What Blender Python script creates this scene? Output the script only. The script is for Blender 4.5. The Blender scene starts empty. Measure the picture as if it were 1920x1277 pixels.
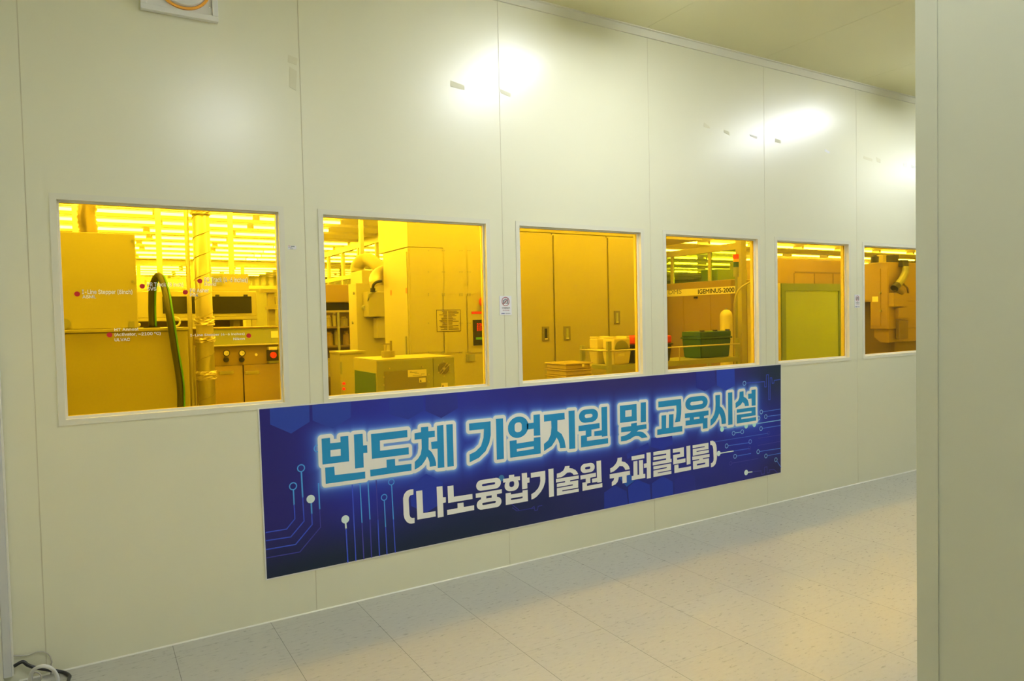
import bpy, bmesh, math, random
import numpy as np
from mathutils import Vector, Matrix
from mathutils.geometry import tessellate_polygon, delaunay_2d_cdt
random.seed(7)
PI = math.pi
scene = bpy.context.scene
COL = scene.collection

# ------------------------------------------------------------------ camera
F_PX, W, H = 1312.95, 1920, 1277
CAM = Vector((0.2177, -3.7076, 1.5420))
YAW, PITCH, ROLL = 0.542234516, 0.033129930, 0.022211138
_fwd = Vector((math.sin(YAW)*math.cos(PITCH), math.cos(YAW)*math.cos(PITCH), -math.sin(PITCH)))
_r = Vector((math.cos(YAW), -math.sin(YAW), 0)); _d = _fwd.cross(_r)
_right = math.cos(ROLL)*_r + math.sin(ROLL)*_d
_down = -math.sin(ROLL)*_r + math.cos(ROLL)*_d
cd = bpy.data.cameras.new('camera'); cam = bpy.data.objects.new('camera', cd); COL.objects.link(cam)
cd.sensor_width = 36; cd.lens = F_PX/W*36; cd.clip_start = 0.02; cd.clip_end = 100
cam.matrix_world = Matrix(((_right.x, -_down.x, -_fwd.x, CAM.x), (_right.y, -_down.y, -_fwd.y, CAM.y),
                           (_right.z, -_down.z, -_fwd.z, CAM.z), (0, 0, 0, 1)))
scene.camera = cam

def at(px, py, y):
    """point of the place on the vertical plane Y = y seen at pixel (px, py) of the photograph"""
    v = (px-W/2)/F_PX*_right + (py-H/2)/F_PX*_down + _fwd
    return CAM + v*((y-CAM.y)/v.y)
def atx(px, py, x):
    v = (px-W/2)/F_PX*_right + (py-H/2)/F_PX*_down + _fwd
    return CAM + v*((x-CAM.x)/v.x)

# ------------------------------------------------------------------ materials
def lin(c):
    return tuple(((v/255)/12.92 if v/255 <= .04045 else ((v/255+.055)/1.055)**2.4) for v in c)
def mat(name, col, rough=.5, metal=0., noise=0., nscale=8., bump=0., spec=.5, emit=None, es=0.):
    m = bpy.data.materials.new(name); m.use_nodes = True
    nt = m.node_tree; b = nt.nodes['Principled BSDF']
    b.inputs['Base Color'].default_value = (*col, 1); b.inputs['Roughness'].default_value = rough
    b.inputs['Metallic'].default_value = metal; b.inputs['Specular IOR Level'].default_value = spec
    if noise or bump:
        tc = nt.nodes.new('ShaderNodeTexCoord'); n = nt.nodes.new('ShaderNodeTexNoise')
        n.inputs['Scale'].default_value = nscale; n.inputs['Detail'].default_value = 4
        nt.links.new(tc.outputs['Object'], n.inputs['Vector'])
        if noise:
            mx = nt.nodes.new('ShaderNodeMix'); mx.data_type = 'RGBA'
            mx.inputs[6].default_value = (*[c*(1-noise) for c in col], 1)
            mx.inputs[7].default_value = (*[min(1, c*(1+noise)) for c in col], 1)
            nt.links.new(n.outputs['Fac'], mx.inputs[0]); nt.links.new(mx.outputs[2], b.inputs['Base Color'])
        if bump:
            bp = nt.nodes.new('ShaderNodeBump'); bp.inputs['Strength'].default_value = bump; bp.inputs['Distance'].default_value = .002
            nt.links.new(n.outputs['Fac'], bp.inputs['Height']); nt.links.new(bp.outputs['Normal'], b.inputs['Normal'])
    if emit:
        b.inputs['Emission Color'].default_value = (*emit, 1); b.inputs['Emission Strength'].default_value = es
    return m
M = {}
M['wall'] = mat('cream_panel', (.78, .77, .58), .5, noise=.015, nscale=3, spec=.5)
_b = M['wall'].node_tree.nodes['Principled BSDF']; _b.inputs['Coat Weight'].default_value = 1.; _b.inputs['Coat IOR'].default_value = 1.68; _b.inputs['Coat Roughness'].default_value = .29
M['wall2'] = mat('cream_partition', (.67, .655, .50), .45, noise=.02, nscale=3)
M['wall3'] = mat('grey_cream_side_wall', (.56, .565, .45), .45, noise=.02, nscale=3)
M['rear'] = mat('grey_rear_wall', (.25, .25, .2), .6)
M['ceil'] = mat('cream_ceiling', (.78, .755, .47), .42, noise=.02, nscale=2)
M['groove'] = mat('seam_shadow_gap', (.66, .63, .46), .6)
M['frame'] = mat('window_profile', (.76, .75, .62), .35)
M['bead'] = mat('glazing_bead', (.80, .79, .70), .3)
M['white'] = mat('white_plastic', (.80, .80, .78), .4)
M['paper'] = mat('white_paper', (.82, .82, .86), .6)
M['dark'] = mat('black_plastic', (.02, .02, .02), .35)
M['ivory'] = mat('ivory_machine_paint', (.45, .43, .20), .42, noise=.02, nscale=4)
M['ivory2'] = mat('beige_machine_paint', (.37, .34, .15), .45, noise=.03, nscale=4)
M['grey'] = mat('grey_machine_paint', (.30, .32, .26), .45, noise=.03)
M['brown'] = mat('tan_machine_paint', (.34, .25, .075), .45, noise=.05, nscale=5)
M['steel'] = mat('brushed_steel', (.60, .57, .46), .36, metal=.75, noise=.05, nscale=20)
M['ductmetal'] = mat('corrugated_metal', (.36, .30, .19), .34, metal=.7)
M['doorsteel'] = mat('polished_steel_door', (.44, .34, .18), .16, metal=.75)
M['foil'] = mat('crumpled_foil', (.66, .60, .45), .38, metal=.6, bump=.6, nscale=60)
M['innerceil'] = mat('white_ceiling_panel', (.84, .82, .74), .5)
M['alu'] = mat('aluminium_profile', (.6, .58, .5), .4, metal=.4)
M['plate'] = mat('dull_olive_plate', (.20, .185, .11), .5)
M['cover'] = mat('olive_cover_plate', (.27, .26, .13), .45)
M['tray'] = mat('translucent_tray_plastic', (.46, .38, .20), .3)
M['bright'] = mat('cream_door_sheet', (.74, .70, .50), .4)
M['green'] = mat('green_cover', (.075, .165, .05), .5)
M['greengrey'] = mat('olive_metal_panel', (.37, .41, .22), .35, metal=.2)
M['darkgreen'] = mat('dark_green_plastic', (.03, .11, .05), .4)
M['red'] = mat('red_plastic', (.75, .05, .02), .4)
M['reddot'] = mat('red_vinyl', (.60, .012, .012), .5)
M['vinyl'] = mat('white_vinyl', (.80, .78, .76), .5)
M['ink'] = mat('black_ink', (.03, .03, .035), .6)
M['inkgrey'] = mat('grey_ink', (.28, .30, .31), .6)
M['inkred'] = mat('red_ink', (.42, .08, .10), .6)
M['inkblue'] = mat('blue_ink', (.14, .18, .42), .6)
M['darkglass'] = mat('smoked_acrylic', (.035, .035, .02), .12)
M['label'] = mat('pale_label', (.85, .85, .72), .5)
M['tape'] = mat('tape_residue', (.74, .72, .53), .6, spec=.15)
_b = M['tape'].node_tree.nodes['Principled BSDF']; _b.inputs['Coat Weight'].default_value = .5; _b.inputs['Coat Roughness'].default_value = .4
M['tapewhite'] = mat('white_tape', (.85, .85, .85), .5)
M['trunk'] = mat('grey_trunking', (.62, .62, .60), .45)
M['cablewhite'] = mat('white_cable', (.78, .78, .76), .45)
M['cablegrey'] = mat('grey_cable', (.45, .43, .38), .5)
M['olive'] = mat('olive_hose', (.07, .07, .02), .4)
M['stripe'] = mat('green_yellow_wire', (.10, .38, .03), .45)
M['clearbox'] = mat('translucent_plastic', (.75, .70, .50), .3)
M['amber'] = mat('amber_leak_and_segment', (.95, .45, .05), .4)
M['orange'] = mat('orange_tag', (.8, .22, .03), .5)
M['rust'] = mat('dark_bronze_panel', (.20, .15, .07), .5, noise=.1)
M['led'] = mat('red_led', (.3, .01, .01), .4, emit=(1, .03, .05), es=1.1)
M['corridor_lamp'] = mat('lit_diffuser', (.9, .9, .9), .5, emit=(.92, .97, 1.05), es=24.)
M['bay_lamp'] = mat('lit_bay_diffuser', (.9, .9, .9), .5, emit=(.92, .97, 1.05), es=31.)
M['tube'] = mat('lit_tube', (.9, .9, .8), .5, emit=(1., .90, .72), es=38.)

def glass(name, col, gloss=.06):
    m = bpy.data.materials.new(name); m.use_nodes = True; nt = m.node_tree
    for n in list(nt.nodes): nt.nodes.remove(n)
    o = nt.nodes.new('ShaderNodeOutputMaterial'); t = nt.nodes.new('ShaderNodeBsdfTransparent'); g = nt.nodes.new('ShaderNodeBsdfGlossy')
    f = nt.nodes.new('ShaderNodeFresnel'); mx = nt.nodes.new('ShaderNodeMixShader')
    t.inputs['Color'].default_value = (*col, 1); g.inputs['Roughness'].default_value = .02
    ge = nt.nodes.new('ShaderNodeNewGeometry'); mr = nt.nodes.new('ShaderNodeMapRange')
    mr.inputs['To Min'].default_value = 1.35; mr.inputs['To Max'].default_value = 1/1.35
    nt.links.new(ge.outputs['Backfacing'], mr.inputs['Value']); nt.links.new(mr.outputs[0], f.inputs['IOR'])
    nt.links.new(f.outputs[0], mx.inputs[0]); nt.links.new(t.outputs[0], mx.inputs[1]); nt.links.new(g.outputs[0], mx.inputs[2])
    nt.links.new(mx.outputs[0], o.inputs['Surface']); return m
M['amberglass'] = glass('amber_window_glass', (.955, .775, .148))      # each of the two faces of a pane
M['clearglass'] = glass('clear_glass', (.93, .96, .90))
M['greenglass'] = glass('green_tinted_glass', (.74, .92, .45))

def floor_material():
    m = bpy.data.materials.new('vinyl_floor_tile'); m.use_nodes = True; nt = m.node_tree; N = nt.nodes; L = nt.links
    b = N['Principled BSDF']; tc = N.new('ShaderNodeTexCoord'); sx = N.new('ShaderNodeSeparateXYZ'); L.new(tc.outputs['Object'], sx.inputs[0])
    def math_(op, a, v=None, w=None):
        n = N.new('ShaderNodeMath'); n.operation = op
        for i, q in enumerate((a, v, w)):
            if q is None: continue
            if isinstance(q, (int, float)): n.inputs[i].default_value = q
            else: L.new(q, n.inputs[i])
        return n.outputs[0]
    T = .4563
    def edge(s, off):
        u = math_('DIVIDE', math_('SUBTRACT', s, off), T)
        f = math_('FRACT', u); d = math_('MINIMUM', f, math_('SUBTRACT', 1., f))
        return math_('LESS_THAN', d, .0026), math_('FLOOR', u)
    ex, ix = edge(sx.outputs['X'], .5047); ey, iy = edge(sx.outputs['Y'], -1.918)
    wn = N.new('ShaderNodeTexWhiteNoise'); cb = N.new('ShaderNodeCombineXYZ'); L.new(ix, cb.inputs[0]); L.new(iy, cb.inputs[1]); L.new(cb.outputs[0], wn.inputs['Vector'])
    mp = N.new('ShaderNodeMapping'); mp.inputs['Scale'].default_value = (14, 40, 1); L.new(tc.outputs['Object'], mp.inputs[0])
    ns = N.new('ShaderNodeTexNoise'); ns.inputs['Scale'].default_value = 1.6; ns.inputs['Detail'].default_value = 6; ns.inputs['Roughness'].default_value = .65
    L.new(mp.outputs[0], ns.inputs['Vector'])
    r = N.new('ShaderNodeValToRGB'); r.color_ramp.elements[0].position = .3; r.color_ramp.elements[1].position = .72
    r.color_ramp.elements[0].color = (.425, .42, .375, 1); r.color_ramp.elements[1].color = (.475, .475, .42, 1)
    L.new(ns.outputs['Fac'], r.inputs[0])
    mx = N.new('ShaderNodeMix'); mx.data_type = 'RGBA'; mx.blend_type = 'MULTIPLY'; mx.inputs[0].default_value = 1
    tone = math_('MULTIPLY_ADD', wn.outputs['Value'], .05, .96); L.new(r.outputs[0], mx.inputs[6]); L.new(tone, mx.inputs[7])
    g = N.new('ShaderNodeMix'); g.data_type = 'RGBA'; g.inputs[7].default_value = (.09, .085, .07, 1)
    L.new(math_('MAXIMUM', math_('MULTIPLY', ex, .85), math_('MULTIPLY', ey, .35)), g.inputs[0]); L.new(mx.outputs[2], g.inputs[6])
    L.new(g.outputs[2], b.inputs['Base Color']); b.inputs['Specular IOR Level'].default_value = .38
    rr = math_('MULTIPLY_ADD', ns.outputs['Fac'], .14, .22); L.new(rr, b.inputs['Roughness'])
    bp = N.new('ShaderNodeBump'); bp.inputs['Strength'].default_value = .04; bp.inputs['Distance'].default_value = .001; L.new(ns.outputs['Fac'], bp.inputs['Height']); L.new(bp.outputs[0], b.inputs['Normal'])
    return m
M['floor'] = floor_material()
def flat_print(name, rgb):      # printed ink on the banner
    return mat(name, tuple(min(.9, 1.45*v) for v in lin(rgb)), .42, spec=.25)

# ------------------------------------------------------------------ mesh helpers
class MB:
    def __init__(s): s.bm = bmesh.new()
    def box(s, x0, x1, y0, y1, z0, z1, bev=0.):
        r = bmesh.ops.create_cube(s.bm, size=1)
        vs = r['verts']
        for v in vs:
            v.co = Vector(((x0+x1)/2+v.co.x*(x1-x0), (y0+y1)/2+v.co.y*(y1-y0), (z0+z1)/2+v.co.z*(z1-z0)))
        if bev:
            es = {e for v in vs for e in v.link_edges}
            bmesh.ops.bevel(s.bm, geom=list(es), offset=bev, segments=2, affect='EDGES', profile=.5)
        return s
    def cyl(s, p0, p1, r, r2=None, n=20):
        p0, p1 = Vector(p0), Vector(p1); d = p1-p0
        q = d.to_track_quat('Z', 'Y').to_matrix().to_4x4()
        bmesh.ops.create_cone(s.bm, cap_ends=True, segments=n, radius1=r, radius2=r if r2 is None else r2, depth=d.length,
                              matrix=Matrix.Translation((p0+p1)/2) @ q)
        return s
    def tube(s, pts, r, n=12, closed=False):
        P = [Vector(p) for p in pts]; rings = []
        rad = r if callable(r) else (lambda i: r)
        up = None
        for i, p in enumerate(P):
            t = (P[min(i+1, len(P)-1)]-P[max(i-1, 0)]).normalized()
            if up is None:
                up = Vector((0, 0, 1)) if abs(t.z) < .9 else Vector((1, 0, 0))
            a = (up-t*up.dot(t)).normalized(); up = a; b = t.cross(a)
            rings.append([s.bm.verts.new(p+(a*math.cos(2*PI*k/n)+b*math.sin(2*PI*k/n))*rad(i)) for k in range(n)])
        for i in range(len(rings)-1):
            for k in range(n):
                f = s.bm.faces.new((rings[i][k], rings[i][(k+1) % n], rings[i+1][(k+1) % n], rings[i+1][k])); f.smooth = True
        s.bm.faces.new(rings[0][::-1]); s.bm.faces.new(rings[-1]); return s
    def poly(s, loops, y0, th=.0006):
        """flat polygon (with holes) in X,Z at depth y0, given a real thickness towards +Y"""
        pts = [[Vector((p[0], p[1], 0)) for p in l] for l in loops]
        flatv = [p for l in pts for p in l]
        fr = [s.bm.verts.new((p.x, y0, p.y)) for p in flatv]; bk = [s.bm.verts.new((p.x, y0+th, p.y)) for p in flatv]
        for t in tessellate_polygon(pts):
            try:
                s.bm.faces.new([fr[i] for i in t]); s.bm.faces.new([bk[i] for i in reversed(t)])
            except ValueError: pass
        k = 0
        for l in pts:
            n = len(l)
            for i in range(n):
                a, b = k+i, k+(i+1) % n
                s.bm.faces.new((fr[a], fr[b], bk[b], bk[a]))
            k += n
        return s
    def union(s, loops, y0):
        """one flat sheet that is the union of many overlapping loops in X,Z"""
        co = []; fs = []
        for l in loops:
            k = len(co); co += [Vector(p) for p in l]; fs.append(list(range(k, k+len(l))))
        v, e, f, *_ = delaunay_2d_cdt(co, [], fs, 1, 1e-5)
        vs = [s.bm.verts.new((p.x, y0, p.y)) for p in v]
        for t in f:
            try: s.bm.faces.new([vs[i] for i in t])
            except ValueError: pass
        return s
    def prism(s, loop, axis, a, b):
        """extrude a 2D loop: axis 'y' (loop in X,Z), 'x' (loop in Y,Z), 'z' (loop in X,Y)"""
        f = {'y': lambda p, t: (p[0], t, p[1]), 'x': lambda p, t: (t, p[0], p[1]), 'z': lambda p, t: (p[0], p[1], t)}[axis]
        A = [s.bm.verts.new(f(p, a)) for p in loop]; B = [s.bm.verts.new(f(p, b)) for p in loop]; n = len(loop)
        s.bm.faces.new(A); s.bm.faces.new(B[::-1])
        for i in range(n): s.bm.faces.new((A[i], B[i], B[(i+1) % n], A[(i+1) % n]))
        return s
    def disc(s, c, r, y, n=28, r_in=0., th=.0006):
        o = [(c[0]+r*math.cos(2*PI*k/n), c[1]+r*math.sin(2*PI*k/n)) for k in range(n)]
        l = [o]
        if r_in: l.append([(c[0]+r_in*math.cos(2*PI*k/n), c[1]+r_in*math.sin(2*PI*k/n)) for k in range(n)])
        return s.poly(l, y, th)
    def strip(s, pts, w, y, th=.0005):
        for (x0, z0), (x1, z1) in zip(pts[:-1], pts[1:]):
            d = Vector((x1-x0, z1-z0)); L = d.length
            if L < 1e-6: continue
            d /= L; n = Vector((-d.y, d.x))*w/2; e = d*w*.3
            s.poly([[(x0-e.x+n.x, z0-e.y+n.y), (x1+e.x+n.x, z1+e.y+n.y), (x1+e.x-n.x, z1+e.y-n.y), (x0-e.x-n.x, z0-e.y-n.y)]], y, th)
        return s
    def build(s, name, m, parent=None, label=None, origin=None, smooth=False):
        bmesh.ops.recalc_face_normals(s.bm, faces=s.bm.faces)
        me = bpy.data.meshes.new(name); s.bm.to_mesh(me); s.bm.free()
        return link(name, me, m, parent, label, origin, smooth)

def wloc(o):
    v = Vector((0, 0, 0))
    while o: v += o.location; o = o.parent
    return v
def link(name, me, m, parent=None, label=None, origin=None, smooth=False):
    for x in (m if isinstance(m, (list, tuple)) else [m]): me.materials.append(x)
    if smooth:
        for p in me.polygons: p.use_smooth = True
    o = bpy.data.objects.new(name, me); COL.objects.link(o)
    if parent:
        o.parent = parent; me.transform(Matrix.Translation(-wloc(parent)))
    else:
        if origin is None:
            c = [v.co for v in me.vertices]
            origin = Vector(((min(v.x for v in c)+max(v.x for v in c))/2, (min(v.y for v in c)+max(v.y for v in c))/2, min(v.z for v in c)))
        o.location = origin; me.transform(Matrix.Translation(-Vector(origin)))
    if label: o['label'] = label
    return o
def tag(o, label, cat, group=None, kind=None):
    o['label'] = label; o['category'] = cat
    if group: o['group'] = group
    if kind: o['kind'] = kind
    return o
def thing(name, loc, label, cat, group=None):
    o = bpy.data.objects.new(name, None); o.empty_display_size = .1; COL.objects.link(o); o.location = loc
    return tag(o, label, cat, group)
def structure(o): o['kind'] = 'structure'; return o
def copy_tree(o, parent=None):
    c = o.copy(); COL.objects.link(c)
    if parent: c.parent = parent
    for ch in [q for q in bpy.data.objects if q.parent == o]: copy_tree(ch, c)
    return c
try: FONT = bpy.data.fonts.load(bpy.utils.resource_path('LOCAL')+'/datafiles/fonts/Inter.woff2')     # Blender's own interface font
except Exception: FONT = None
def text_mesh(body, align='LEFT', bold=0., plain=False):
    cu = bpy.data.curves.new('lettering', 'FONT'); cu.body = body; cu.align_x = align; cu.resolution_u = 3
    if FONT and not plain: cu.font = FONT
    o = bpy.data.objects.new('lettering', cu); COL.objects.link(o)
    me = bpy.data.meshes.new_from_object(o.evaluated_get(bpy.context.evaluated_depsgraph_get()))
    bpy.data.objects.remove(o); bpy.data.curves.remove(cu)
    if bold:                                      # thicken the strokes with slightly shifted copies
        bm = bmesh.new(); bm.from_mesh(me)
        src = bm.verts[:]+bm.edges[:]+bm.faces[:]
        for k, (dx, dy) in enumerate(((1, 0), (-1, 0), (0, 1), (0, -1))):
            d = bmesh.ops.duplicate(bm, geom=src)
            for v in d['geom']:
                if isinstance(v, bmesh.types.BMVert): v.co += Vector((dx*bold, dy*bold, (k+1)*.004))
        bm.to_mesh(me); bm.free()
    return me
def text_on(body, x0, x1, z0, z1, y, m, parent, name='lettering', align='LEFT', bold=0., face='y', plain=False):
    """lettering fitted into a rectangle. face 'y': on a plane facing -Y, x0..x1 is X. face 'x': on a plane facing -X, y is X and x0..x1 is Y (x0 far)"""
    me = text_mesh(body, align, bold, plain)
    xs = [v.co.x for v in me.vertices]; ys = [v.co.y for v in me.vertices]
    ax, bx, ay, by = min(xs), max(xs), min(ys), max(ys)
    for v in me.vertices:
        u = x0+(v.co.x-ax)/(bx-ax)*(x1-x0); w = z0+(v.co.y-ay)/(by-ay)*(z1-z0)
        v.co = (u, y-v.co.z*.01, w) if face == 'y' else (y-v.co.z*.01, u, w)
    return link(name, me, m, parent)
def bez(p, n=10):
    """Catmull-Rom through the points"""
    P = [Vector(q) for q in p]; P = [P[0]*2-P[1]]+P+[P[-1]*2-P[-2]]; out = []
    for i in range(1, len(P)-2):
        a, b, c, d = P[i-1:i+3]
        for k in range(n):
            t = k/n
            out.append(.5*((2*b)+(c-a)*t+(2*a-5*b+4*c-d)*t*t+(3*b-a-3*c+d)*t**3))
    out.append(P[-2]); return out
# ------------------------------------------------------------------ the setting
WIN = [(.108, 1.072), (1.295, 2.288), (2.518, 3.514), (3.741, 4.716), (4.937, 5.884), (6.104, 7.09)]
Z0, Z1, CEIL = 1.124, 2.113, 3.51
XL, XR, YB, TH = -.152, 14.4, -8., .075
b = MB()
for n in range(-1, 12):
    a, c = max(XL-.1, n*1.2+.0022), min(XR, (n+1)*1.2-.0022)
    if c <= a: continue
    w = WIN[n] if 0 <= n < 6 else None
    if w:
        b.box(a, w[0], 0, TH, 0, CEIL+.05).box(w[1], c, 0, TH, 0, CEIL+.05).box(w[0], w[1], 0, TH, 0, Z0).box(w[0], w[1], 0, TH, Z1, CEIL+.05)
    else: b.box(a, c, 0, TH, 0, CEIL+.05)
    b.box(c-.001, c+.0054, .004, TH, 0, CEIL+.05)
wall = structure(b.build('wall_back', M['wall']))
b = MB()
for n in range(0, 12): b.box(n*1.2-.0021, n*1.2+.0021, .0012, .0038, .01, CEIL)
structure(b.build('trim_1', M['groove']))
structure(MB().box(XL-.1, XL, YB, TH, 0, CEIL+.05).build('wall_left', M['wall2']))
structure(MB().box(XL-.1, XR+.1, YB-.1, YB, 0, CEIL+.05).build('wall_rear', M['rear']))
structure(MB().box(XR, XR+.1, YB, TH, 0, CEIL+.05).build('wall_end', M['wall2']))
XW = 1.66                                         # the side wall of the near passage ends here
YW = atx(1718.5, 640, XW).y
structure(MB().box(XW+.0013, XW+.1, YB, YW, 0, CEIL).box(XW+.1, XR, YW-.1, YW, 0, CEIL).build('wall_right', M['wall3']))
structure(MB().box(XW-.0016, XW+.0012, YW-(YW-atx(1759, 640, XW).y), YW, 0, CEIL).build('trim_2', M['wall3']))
structure(MB().box(XL-.1, XR+.1, YB-.1, TH, -.1, 0).build('floor', M['floor'], origin=(0, 0, 0)))
b = MB()
for n in range(-1, 12):
    a, c = max(XL, (n*1.2-.032)+.0012), min(XR, (n+1)*1.2-.032-.0012)
    if c > a: b.box(a, c, YB, 0, CEIL, CEIL+.05)
b.box(XL, XR, YB, 0, CEIL+.003, CEIL+.06)
structure(b.build('ceiling', M['ceil']))
# cove angle under the ceiling, skirting strip on the floor
structure(MB().box(XL, XR, -.012, 0, CEIL-.055, CEIL-.004).box(XL, XR, -.03, -.0, CEIL-.006, CEIL).build('trim_3', M['frame']))
structure(MB().prism([(0, 0), (-.005, 0), (-.004, .003), (0, .006)], 'x', XL+.05, XR).build('baseboard_back', M['bead']))

for n, (a, c) in enumerate(WIN):
    fl = .0235
    b = MB()                                    # folded flange and reveal
    for (x0, x1, z0, z1) in ((a-fl, a+.004, Z0-fl, Z1+fl), (c-.004, c+fl, Z0-fl, Z1+fl), (a+.004, c-.004, Z0-fl, Z0+.004), (a+.004, c-.004, Z1-.004, Z1+fl)):
        b.box(x0, x1, -.0035, -.0002, z0, z1)
    for (x0, x1, z0, z1) in ((a, a+.004, Z0, Z1), (c-.004, c, Z0, Z1), (a+.004, c-.004, Z0, Z0+.004), (a+.004, c-.004, Z1-.004, Z1)):
        b.box(x0, x1, -.0002, TH, z0, z1)
    w = structure(b.build('window_%d' % (n+1), M['frame']))
    bd = .0125; b = MB()
    for y0, y1 in ((.026, .0345), (.0415, .052)):
        for (x0, x1, z0, z1) in ((a+.004, a+bd, Z0+.004, Z1-.004), (c-bd, c-.004, Z0+.004, Z1-.004), (a+bd, c-bd, Z0+.004, Z0+bd+.003), (a+bd, c-bd, Z1-bd, Z1-.004)):
            b.box(x0, x1, y0, y1, z0, z1)
    b.build('glazing_bead', M['bead'], w)
    MB().box(a+.005, c-.005, .035, .041, Z0+.005, Z1-.005).build('pane', M['amberglass'], w)

# ------------------------------------------------------------------ corridor lights
def ceiling_light(x, y, label, m='corridor_lamp'):
    t = thing('ceiling_light', (x, y, CEIL), label, 'ceiling light', 'corridor ceiling lights')
    MB().box(x-.15, x+.15, y-.6, y+.6, CEIL-.022, CEIL-.0005, .003).build('housing', M['white'], t)
    for sy in (-1, 1): MB().box(x-.142, x+.142, min(y+sy*.578, y+sy*.598), max(y+sy*.578, y+sy*.598), CEIL-.10, CEIL-.0225, .004).build('end_cap', M['white'], t)
    MB().box(x-.139, x+.139, y-.577, y+.577, CEIL-.096, CEIL-.0225, .012).build('diffuser', M[m], t)
    return t
ceiling_light(3.03, -1.18, 'long white ceiling light in the corridor, nearest the banner')
ceiling_light(6.50, -1.20, 'long white ceiling light in the corridor, beyond the banner end')
ceiling_light(9.95, -1.25, 'long white ceiling light in the corridor, farthest down it')
ceiling_light(1.35, -3.20, 'long white ceiling light over the near passage, in front of the leftmost windows', 'bay_lamp')

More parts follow.
